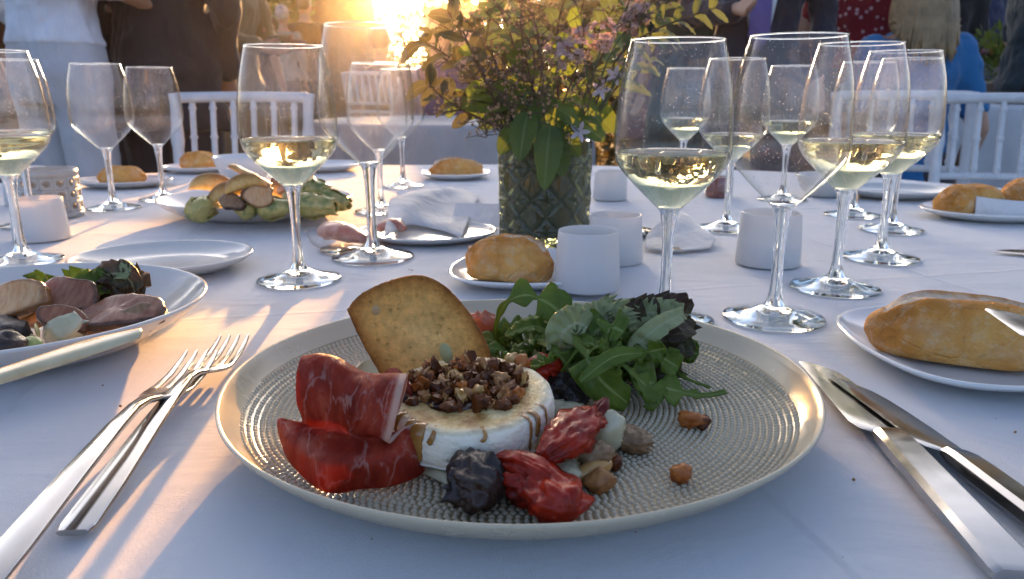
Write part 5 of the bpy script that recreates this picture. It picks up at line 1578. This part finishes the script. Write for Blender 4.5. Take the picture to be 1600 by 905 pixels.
def person(label, loc, rz, H=1.75, seated=False, arms=None, top=None, bottom=None, sleeve=1.0, hem=.84, hair=(.06, .04, .025), longhair=False, skirt=None, vox=.010, wid=1.0, jacket_open=None, tie=None, shoes=(.03, .025, .02)):
    k = H / 1.75
    t = thing('person', label, 'person', loc, rz); t.scale = (k, k, k)
    dz = -.40 if seated else 0.0
    hips = [Vector((s * .088, 0, .90 + dz)) for s in (-1, 1)]
    if seated:
        knees = [Vector((s * .11, -.42, .53)) for s in (-1, 1)]; ank = [Vector((s * .11, -.38, .10)) for s in (-1, 1)]
    else:
        knees = [Vector((s * .095, -.015, .49)) for s in (-1, 1)]; ank = [Vector((s * .10, .02, .09)) for s in (-1, 1)]
    sh = [Vector((s * .178 * wid, 0, 1.385 + dz)) for s in (-1, 1)]
    arms = arms or [((-.24, .03, 1.10), (-.23, -.06, .86)), ((.24, .03, 1.10), (.23, -.06, .86))]
    arms = [(Vector(e) + Vector((0, 0, dz)), Vector(w) + Vector((0, 0, dz))) for e, w in arms]
    b = MB()
    b.rings([((0, 0, z + dz), rx * wid * .97, ry * .97) for z, rx, ry in TORSO])
    b.capsule((0, .005, 1.44 + dz), .058, (0, -.012, 1.555 + dz), .052)
    hc = Vector((0, -.02, 1.635 + dz))
    b.ball(hc, (.075, .095, .112), nu=28, nv=20)
    b.capsule(hc + Vector((0, -.055, -.075)), .034, hc + Vector((0, -.070, -.082)), .026)      # chin
    b.capsule(hc + Vector((0, -.094, .012)), .009, hc + Vector((0, -.108, -.020)), .013)        # nose
    for s in (-1, 1):
        b.capsule(hc + Vector((s * .076, .01, .012)), .013, hc + Vector((s * .074, .006, -.025)), .010)
    for s, (hp, kn, an) in enumerate(zip(hips, knees, ank)):
        b.capsule(hp, .086, kn, .054); b.capsule(kn, .054, an, .036)
        b.capsule(an + Vector((0, .01, -.04)), .036, an + Vector((0, -.16, -.055)), .030)
    for s, (S_, (e, w)) in enumerate(zip(sh, arms)):
        b.capsule(S_, .054, e, .040); b.capsule(e, .040, w, .026)
        d = (w - e).normalized(); sd = d.cross(Vector((0, -1, .25))).normalized(); nm = sd.cross(d)
        for q in (-1, -.33, .33, 1):
            b.capsule(w, .016, w + d * .085 + sd * q * .024, .0125)
        for q, L in ((-1, .062), (-.33, .078), (.33, .074), (1, .055)):
            p0 = w + d * .085 + sd * q * .025; p1 = p0 + d * L * .55 + nm * .010; p2 = p1 + d * L * .40 + nm * .022
            b.capsule(p0, .0100, p1, .0092, 8); b.capsule(p1, .0092, p2, .0080, 8)
        th = -1 if s == 0 else 1
        p0 = w + d * .03 + sd * th * .022; p1 = p0 + d * .030 + sd * th * .022 + nm * .010; p2 = p1 + d * .030 + sd * th * .004 + nm * .012
        b.capsule(p0, .013, p1, .0115, 8); b.capsule(p1, .0115, p2, .009, 8)
    body = remesh(b.build('body', SKIN, t), vox, 3)
    for s in (-1, 1):
        MB().ball(hc + Vector((s * .032, -.088, .012)), (.012, .008, .008), nu=10, nv=8).build('eye', plain('eye_dark', (.05, .035, .03), rough=.1), body)
    MB().capsule(hc + Vector((-.018, -.096, -.048)), .006, hc + Vector((.018, -.096, -.048)), .006, 8).build('mouth', plain('lips', (.34, .13, .11), rough=.4), body)
    # clothes
    c = MB()
    tor = [(max(z, hem), rx, ry) for z, rx, ry in TORSO[:-1] if z > hem - .06] + [(1.445, .105, .078)]
    if hem < .80: tor = [(hem, .190, .130), ((hem + .86) / 2, .185, .126)] + tor
    c.rings([((0, 0, z + dz), rx * wid + .014, ry + .014) for z, rx, ry in tor])
    for S_, (e, w) in zip(sh, arms):
        c.capsule(S_, .066, S_.lerp(e, min(1, sleeve * 2)), .052)
        if sleeve > .5: c.capsule(e, .053, e.lerp(w, (sleeve - .5) * 2 * .93), .040)
    crumple(remesh(c.build('top', top, t), vox, 4))
    c = MB()
    if skirt is not None and not seated:
        c.rings([((0, 0, z), rx, ry) for z, rx, ry in ((skirt, .235, .19), ((skirt + .9) / 2, .215, .165), (.90, .186, .13), (1.0, .166, .115), (1.04, .155, .108))])
    else:
        c.rings([((0, 0, z + dz), rx * .99 + .010, ry + .010) for z, rx, ry in ((.80, .150, .105), (.84, .165, .112), (.90, .172, .118), (.98, .160, .108), (1.03, .15, .10))])
        for hp, kn, an in zip(hips, knees, ank):
            c.capsule(hp, .098, kn, .072); c.capsule(kn, .072, an + Vector((0, 0, .01)), .058)
    crumple(remesh(c.build('trousers' if skirt is None else 'skirt', bottom, t), vox, 4), .022)
    for an in ank:
        MB().capsule(an + Vector((0, .02, -.042)), .044, an + Vector((0, -.18, -.055)), .034).build('shoe', plain('shoe_%d' % int(shoes[0] * 100), shoes, rough=.3), t)
    hm = plain('hair_%d_%d' % (int(hair[0] * 100), int(hair[1] * 100)), hair, tuple(x * .55 for x in hair), rough=.45, scale=18, bump=.9, bscale=90, bdist=.004)
    hb_ = MB()
    hb_.ball(hc + Vector((0, .022, .028)), (.086, .096, .104), .06, 3, 1, 30, 20)
    if longhair:
        r3 = random.Random(4)
        for i in range(150):
            a = R(-15) + R(210) * i / 149
            x, y = .084 * math.cos(a), .088 * math.sin(a) + .015
            L = .17 + .13 * max(0, math.sin(a)) + r3.uniform(-.035, .02)
            hb_.tube(curve([hc + Vector((x * .8, y * .8, .07)), hc + Vector((x * 1.08, y * 1.1, -.02)), hc + Vector((x * 1.3, y * 1.25 + .02, -.15)), hc + Vector((x * 1.25 + r3.uniform(-.02, .02), y * 1.2 + .045, -L))], 9), [q_ * r3.uniform(.5, .75) for q_ in (.013, .015, .015, .014, .013, .012, .011, .010, .008, .004)], 6)
    hb_.build('hair', hm, t)
    if tie:
        MB().loft([rrect((0, -.118, 1.42), .04, .02, .005), rrect((0, -.132, 1.38), .045, .016, .005), rrect((0, -.134, 1.20), .075, .012, .004), rrect((0, -.128, 1.05), .08, .012, .004), rrect((0, -.126, .99), .01, .01, .003)]).build('tie', m_fabric('tie_purple', tie), t)
        MB().loft([rrect((0, -.108, 1.45), .13, .03, .01), rrect((0, -.122, 1.36), .15, .022, .01), rrect((0, -.124, 1.20), .12, .02, .01), rrect((0, -.118, 1.02), .06, .02, .008)]).build('shirt_front', m_fabric('shirt_white', (.74, .74, .76)), t)
    return t
F = m_fabric
def stand(px, y): return ((px - 800) / FPX * y * .985, y, ground_z(y))
person('man in loose white shirt and pale trousers, cut off by the top left', stand(108, 2.72), R(155), 1.86, arms=[((-.27, .06, 1.17), (-.20, -.18, 1.12)), ((.27, .05, 1.15), (.22, -.15, 1.02))],
       top=F('white_linen', (.74, .74, .78)), bottom=F('pale_trousers', (.52, .51, .52)), hem=.975, sleeve=.75, vox=.009)
person('man in long dark charcoal suit standing behind the left chair', stand(272, 2.95), R(180), 1.86, top=F('charcoal_wool', (.022, .021, .024), (.034, .032, .036)), bottom=F('charcoal_wool', (.02, .02, .02)), hem=.70, vox=.010,
       arms=[((-.23, .03, 1.10), (-.19, -.08, .90)), ((.23, .03, 1.10), (.19, -.08, .90))])
person('person with a bare arm between white shirt and dark suit', stand(192, 3.7), R(100), 1.72, top=F('brown_cotton', (.16, .085, .05)), bottom=F('dark_brown_trousers', (.05, .035, .028)), sleeve=.35, hair=(.10, .06, .03), vox=.011)
person('guest in olive-tan jacket right of the dark suit', stand(372, 3.9), R(70), 1.70, top=F('olive_tan', (.24, .185, .10), (.17, .13, .07)), bottom=F('tan_trousers', (.20, .15, .09)), sleeve=1.0, hair=(.12, .07, .03),
       arms=[((-.25, -.05, 1.12), (-.12, -.26, 1.08)), ((.25, -.05, 1.12), (.12, -.26, 1.10))], vox=.011)
person('distant guest in black top seen from behind near the olive trunk', stand(412, 6.2), R(150), 1.60, top=F('black_top', (.02, .018, .018)), bottom=F('black_bottom', (.025, .022, .022)), sleeve=.4, hair=(.16, .09, .04), vox=.014)
person('far-off white-haired guest in grey shirt by the hedge', stand(455, 9.2), R(170), 1.60, top=F('sage_shirt', (.25, .26, .22)), bottom=F('grey_bottom', (.10, .10, .10)), hair=(.52, .46, .40), vox=.016)
person('seated guest in mauve top beyond the tall glass', (CH(690, 4.4), 4.4, ground_z(4.4)), R(15), 1.62, seated=True, top=F('mauve_top', (.26, .16, .20)), bottom=F('dark_bottom', (.04, .035, .04)), sleeve=.4, hair=(.20, .10, .08), vox=.012)
person('man in dark suit with purple tie right of the flowers', stand(1168, 3.2), R(-12), 1.80, top=F('navy_wool', (.020, .020, .028), (.03, .03, .04)), bottom=F('navy_wool', (.02, .02, .02)), hem=.80, tie=(.16, .12, .30), vox=.010,
       arms=[((-.25, .02, 1.14), (-.10, -.26, 1.13)), ((.25, .03, 1.12), (.23, -.08, .90))])
person('guest in dark dress behind the suited man on the right', stand(1100, 4.6), R(30), 1.68, top=F('plum_dress', (.05, .025, .04)), bottom=F('plum_dress', (.05, .025, .04)), skirt=.5, sleeve=.35, hair=(.05, .03, .02), vox=.012)
person('guest in pale jacket behind the empty glass', stand(1232, 5.2), R(-30), 1.74, top=F('grey_jacket', (.10, .10, .115)), bottom=F('black_bottom', (.02, .02, .02)), vox=.013)
person('woman in red floral top and black skirt beside the blonde', stand(1325, 3.5), R(150), 1.68, top=F('red_floral', (.22, .012, .022), (.16, .008, .015), pattern=(.50, .30, .30)), bottom=F('black_skirt', (.012, .012, .013)), skirt=.45, hem=1.00, sleeve=.3, hair=(.05, .03, .02), vox=.010,
       arms=[((-.27, .02, 1.14), (-.20, -.16, .96)), ((.27, .0, 1.14), (.16, -.22, 1.05))])
BLX = stand(1415, 3.15)
person('seated woman with long blonde hair in blue top, seen from behind', BLX, R(175), 1.84, seated=True, top=F('blue_top', (.03, .16, .34), (.02, .11, .26)), bottom=F('dark_bottom', (.04, .035, .04)), sleeve=.35, hair=(.36, .235, .11), longhair=True, wid=.84, vox=.010)
person('guest holding out a hand at the top right corner', stand(1590, 3.7), R(75), 1.72, top=F('teal_dark', (.03, .05, .06)), bottom=F('black_bottom', (.02, .02, .02)), sleeve=.45, hair=(.06, .04, .02), vox=.009,
       arms=[((-.22, -.12, 1.16), (-.16, -.36, 1.25)), ((.24, .02, 1.12), (.2, -.15, .95))])
person('guest in dark blue standing behind the far right flowers', stand(1500, 5.6), R(10), 1.72, top=F('dark_blue', (.03, .035, .07)), bottom=F('dark_bottom', (.03, .03, .03)), vox=.013)
person('guest in black behind the blonde woman', stand(1445, 5.2), R(-20), 1.78, top=F('black_top', (.02, .02, .02)), bottom=F('black_bottom', (.02, .02, .02)), vox=.013)
person('far left guest in brown at the picture edge', stand(12, 3.6), R(120), 1.70, top=F('rust_brown', (.20, .09, .04)), bottom=F('dark_brown_trousers', (.05, .04, .03)), sleeve=.35, hair=(.10, .06, .03), vox=.012)
person('guest in olive dress at left behind the dark suit', stand(330, 6.5), R(-20), 1.66, top=F('olive_dress', (.12, .10, .05)), bottom=F('olive_dress', (.12, .10, .05)), skirt=.5, sleeve=.3, hair=(.09, .05, .03), vox=.014)
person('guest in dusky pink dress behind the flowers', stand(1010, 5.5), R(20), 1.66, top=F('dusky_pink', (.26, .13, .15)), bottom=F('dusky_pink', (.26, .13, .15)), skirt=.5, sleeve=.3, hair=(.06, .03, .02), vox=.014)
person('guest in black suit at far left of the olive trunk', stand(488, 9.6), R(165), 1.76, top=F('black_top', (.02, .018, .018)), bottom=F('black_bottom', (.025, .022, .022)), vox=.016)
person('guest in dark green dress right beside the bouquet', stand(1062, 4.3), R(-40), 1.70, top=F('bottle_green', (.02, .035, .025)), bottom=F('bottle_green', (.02, .035, .025)), skirt=.45, sleeve=.35, hair=(.08, .05, .03), vox=.012)
person('guest in black jacket between suited man and red top', stand(1268, 4.4), R(25), 1.78, top=F('black_top', (.02, .018, .018)), bottom=F('black_bottom', (.025, .022, .022)), vox=.012, arms=[((-.25, -.02, 1.12), (-.12, -.25, 1.10)), ((.25, .0, 1.12), (.20, -.12, .92))])
person('guest in brown jacket behind the blonde woman', stand(1385, 5.0), R(-160), 1.76, top=F('brown_jacket', (.07, .045, .03)), bottom=F('black_bottom', (.02, .02, .02)), vox=.013)
person('guest in dark green shirt at far right behind the flowers', stand(1545, 6.2), R(-30), 1.74, top=F('bottle_green', (.02, .035, .025)), bottom=F('black_bottom', (.02, .02, .02)), vox=.014)
person('seated guest in brown, far off left of the flowers', (CH(600, 6.2), 6.2, ground_z(6.2)), R(160), 1.60, seated=True, top=F('brown_cotton', (.16, .085, .05)), bottom=F('dark_bottom', (.04, .035, .04)), sleeve=.4, hair=(.07, .04, .02), vox=.014)
person('seated guest in grey shirt, far off behind the twigs', (CH(728, 6.0), 6.0, ground_z(6.0)), R(25), 1.60, seated=True, top=F('grey_jacket', (.1, .1, .11)), bottom=F('dark_bottom', (.04, .035, .04)), sleeve=.6, hair=(.05, .03, .02), vox=.014)
chair('white chair under the seated guest in brown', CH(600, 6.2), 6.2, R(160))
chair('white chair under the seated guest in grey shirt', CH(728, 6.0), 6.0, R(25))
chair('white chair the blonde woman sits on', BLX[0], BLX[1], R(175 + 180) + PI - PI)
chair('white chair under the seated mauve guest', CH(690, 4.4), 4.4, R(15))

# ------------------------------------------------------------------ other tables
def far_table(label, px, y, r, top, seed, n=20):
    x = (px - 800) / FPX * y
    o = cloth_mesh(x, y, r, r, top, ground_z(y), seed, folds=n, nr=8, seg=140).build('tablecloth', M['cloth'])
    return tag(o, label, 'tablecloth')
far_table('white cloth on the far round table behind the right chairs', 1585, 4.35, .95, .865, 4)
tt = far_table('grey-white cloth on the small far table left of the flowers', 712, 3.55, .62, .80, 5); tt.data.materials[0] = m_fabric('shaded_linen', (.40, .39, .39), scale=20)  # pale cloth standing in shade: the shade is put into a greyer colour
far_table('white cloth on the far table behind the left chairs', 30, 5.6, .9, .88, 6)
RT = .865
def far_pt(px, y): return Vector(((px - 800) / FPX * y * .99, y, RT - .0005))
wine_glass('left filled wine glass on the far right table', far_pt(1524, 4.75), .122, seg=64)
wine_glass('middle wine glass on the far right table', far_pt(1562, 4.55), None)
wine_glass('right wine glass on the far right table at picture edge', far_pt(1592, 4.85), .128)
wine_glass('wine glass on the far right table near the blue top', far_pt(1478, 4.2), None)
# centrepiece on the far right table
cp = thing('flower_centrepiece', 'low dark green flower arrangement on the far right table', 'flowers', far_pt(1545, 4.3))
MB().lathe([(0, 0), (.05, 0), (.07, .06), (.075, .10), (.07, .10), (.06, .02), (0, .02)], 40).build('pot', plain('clay_pot', (.20, .16, .13), rough=.6), cp)
b = MB(); rr = random.Random(8)
for i in range(700):
    d = Vector((rr.gauss(0, 1), rr.gauss(0, 1), abs(rr.gauss(0, 1)))).normalized(); p = Vector((d.x * .30, d.y * .2, .09 + d.z * .26)) * rr.uniform(.45, 1.0)
    p.z += .05
    q = d + Vector((rr.uniform(-.6, .6), rr.uniform(-.6, .6), rr.uniform(-.4, .4)))
    b.leaf([p, p + q * .02, p + q * .045], [.002, .011, .010, .001], (rr.uniform(-1, 1), rr.uniform(-1, 1), 1), 3, .2)
tag(b.build('foliage', M['bigleaf'], cp), kind='stuff')
for i in range(12):
    a = rr.uniform(0, 2 * PI); z = rr.uniform(.15, .36); q = rr.uniform(.05, .26)
    MB().ball((q * math.cos(a), q * math.sin(a) * .7 - .04, z), rr.uniform(.018, .035), .35, 3, i, 14, 10, ridge=.3).build('flower', plain('dusty_rose', (.34, .14, .16), (.45, .24, .24), rough=.7, trl=.2) if i % 3 else plain('ochre_flower', (.50, .30, .06), rough=.7), cp)

# beige pole / column and gnarled trunk
t = thing('wooden_post', 'tall beige wooden post behind the blonde woman', 'post', stand(1481, 6.4))
MB().loft([rrect((0, 0, 0), .10, .10, .01)[:0] or [Vector((sx * .05, sy * .05, z)) for sx, sy in ((1, -1), (1, 1), (-1, 1), (-1, -1))] for z in (0, 1.2, 2.9)]).build('shaft', plain('beige_wood', (.40, .31, .20), (.32, .24, .15), rough=.7, scale=15), t, smooth=False)
MB().box((-.07, -.07, 2.9), (.07, .07, 2.96)).build('cap', _cache['beige_wood'], t, smooth=False)

# ------------------------------------------------------------------ trees and hedges
BARK = plain('olive_bark', (.10, .07, .045), (.05, .036, .025), rough=.9, scale=9, bump=1.0, bscale=22, bdist=.03)
LEAFA = m_leaf('tree_leaf_olive', (.05, .06, .025), (.085, .085, .04), trl=.35, trc=(.30, .24, .06), scale=2)
LEAFB = m_leaf('tree_leaf_green', (.028, .05, .016), (.055, .08, .025), trl=.35, trc=(.22, .26, .05), scale=2)
LEAFC = m_leaf('hedge_leaf_brown', (.04, .035, .018), (.075, .06, .03), trl=.3, trc=(.32, .20, .06), scale=2)
def leafcloud(n, fn, size, seed):
    rg = np.random.default_rng(seed)
    P = np.array([fn(rg) for _ in range(n)])
    D = rg.normal(size=(n, 3)); D /= np.linalg.norm(D, axis=1)[:, None]
    E = np.cross(D, rg.normal(size=(n, 3))); E /= np.linalg.norm(E, axis=1)[:, None]
    s = size * rg.uniform(.6, 1.3, n)[:, None]
    V = np.empty((n, 4, 3)); V[:, 0] = P - D * s; V[:, 1] = P + E * s * .42; V[:, 2] = P + D * s; V[:, 3] = P - E * s * .42
    b = MB(); b.v = [tuple(v) for v in V.reshape(-1, 3)]; b.f = [(4 * i, 4 * i + 1, 4 * i + 2, 4 * i + 3) for i in range(n)]
    return b
def tree(label, x, y, h, tr, cr_, seed, mat, n=6000, size=.10, lean=0.0, base=None):
    t = thing('tree', label, 'tree', (x, y, ground_z(y)))
    r_ = random.Random(seed); b = MB()
    hb = h - cr_ * 1.15 if base is None else base
    tp = curve([(0, 0, -.1), (lean * .3 + r_.uniform(-.05, .05), 0, hb * .5), (lean, r_.uniform(-.1, .1), hb), (lean * 1.2, 0, h - cr_ * .5)], 16)
    b.tube(tp, [tr * (1.35 - .25 * min(1, i / 3) - .75 * max(0, i - 4) / 12) for i in range(17)], 14)
    b.v = [tuple(Vector(v) * 1) if False else (v[0] * (1 + .10 * noise.noise(Vector((v[0] * 5, v[1] * 5, v[2] * 2 + seed)))), v[1] * (1 + .10 * noise.noise(Vector((v[1] * 5, v[0] * 5, v[2] * 2)))), v[2]) for v in b.v]
    b.build('trunk', BARK, t)
    cl = []
    top = tp[-1]
    for k in range(14):
        a = r_.uniform(0, 2 * PI); q = r_.uniform(.25, .8) * cr_; zz = r_.uniform(-.55, .6) * cr_
        c = Vector((lean + q * math.cos(a), q * math.sin(a), h - cr_ + zz)); cl.append((c, r_.uniform(.3, .5) * cr_))
        s = tp[r_.randrange(9, 14)]
        MB().tube(curve([s, (s + c) / 2 + Vector((0, 0, .1)), c], 6), [tr * .35, tr * .3, tr * .26, tr * .2, tr * .15, tr * .1, tr * .05], 7).build('limb', BARK, t)
    def fn(rg):
        c, r2_ = cl[rg.integers(len(cl))]
        d = rg.normal(size=3); d /= np.linalg.norm(d)
        return np.array(c) + d * r2_ * rg.random() ** .45
    leafcloud(n, fn, size, seed).build('crown', mat, t, smooth=False)
    return t
def hedge(label, x0, x1, y, h, d, seed, mat, n, size):
    t = thing('hedge', label, 'hedge', ((x0 + x1) / 2, y, ground_z(y)))
    w = (x1 - x0) / 2
    def fn(rg):
        x = rg.uniform(-w, w); z = rg.random() ** .8
        hh = h * (1 + (.05 * noise.noise(Vector((x * .9, seed, 0)))) + .03 * noise.noise(Vector((x * 4, seed, 0))))
        yy = rg.choice([-1, 1]) * d * rg.random() ** .5
        return np.array((x, yy, z * hh))
    leafcloud(n, fn, size, seed).build('foliage', mat, t, smooth=False)
    b = MB()
    for k in range(max(3, int((x1 - x0) / .8))):
        x = -w + (k + .5) * 2 * w / max(3, int((x1 - x0) / .8)); b.tube([(x, 0, -.05), (x + .05, 0, h * .5), (x, .05, h * .85)], [.05, .035, .015], 6)
    tag(b.build('stems', BARK, t), kind='stuff')
    return t
X = lambda px, y: (px - 800) / FPX * y
tree('old olive tree with thick dark trunk left of centre', X(553, 13), 13, 8.6, .48, 2.0, 1, LEAFA, 7000, .12, base=4.6)
hedge('dark hedge behind the flower bouquet', X(676, 8.0), X(1130, 8.0), 8.0, 1.56, .45, 2, LEAFC, 15000, .055)
hedge('long hedge behind the guests on the left', X(-150, 11), X(500, 11), 11, 2.0, .5, 3, LEAFB, 12000, .08)
hedge('long hedge behind the guests on the right', X(1110, 10), X(1800, 10), 10, 2.2, .5, 4, LEAFB, 12000, .08)
hedge('low far hedge added to cover the bright sky in the sunset gap', X(440, 16.5), X(760, 16.5), 16.5, 2.28, .5, 14, LEAFC, 7000, .09)  # added hedge, hides the overbright sky beside the sun
tree('broad tree behind the bouquet', X(990, 12), 12, 5.4, .22, 2.1, 5, LEAFC, 9000, .12)
tree('leafy tree at the right beyond the suited man', X(1120, 15), 15, 7.0, .25, 2.8, 6, LEAFB, 9000, .15)
tree('leafy tree at far right beyond the guests', X(1420, 14), 14, 7.0, .25, 3.0, 7, LEAFB, 9000, .15)
tree('tall tree in the far right corner', X(1680, 13), 13, 6.5, .25, 2.8, 8, LEAFA, 8000, .14)
tree('leafy tree behind the tan jacket guest', X(330, 15), 15, 6.5, .25, 2.4, 9, LEAFB, 9000, .15)
tree('leafy tree behind the dark suited man', X(170, 14), 14, 6.5, .25, 2.8, 10, LEAFB, 9000, .15)
tree('tree at the far left edge', X(-60, 13), 13, 6.0, .25, 2.8, 12, LEAFA, 8000, .14)

# ------------------------------------------------------------------ scattering volume added for the lens glow around the sun
GLOW_DENSITY = 0.0019
b = MB(); b.box((-75, -9, -1.0), (75, 290, 9.0))
t = NT('glow_scatter')
pv = t.n('VolumePrincipled')
pv.inputs['Color'].default_value = (1.0, .93, .85, 1); pv.inputs['Density'].default_value = GLOW_DENSITY; pv.inputs['Anisotropy'].default_value = .94
t.l(pv.outputs[0], t.out.inputs['Volume'])
o = b.build('glow_volume', t.m, smooth=False); tag(o, 'thin warm volume added for the lens glow around the sun', None, kind='stuff')
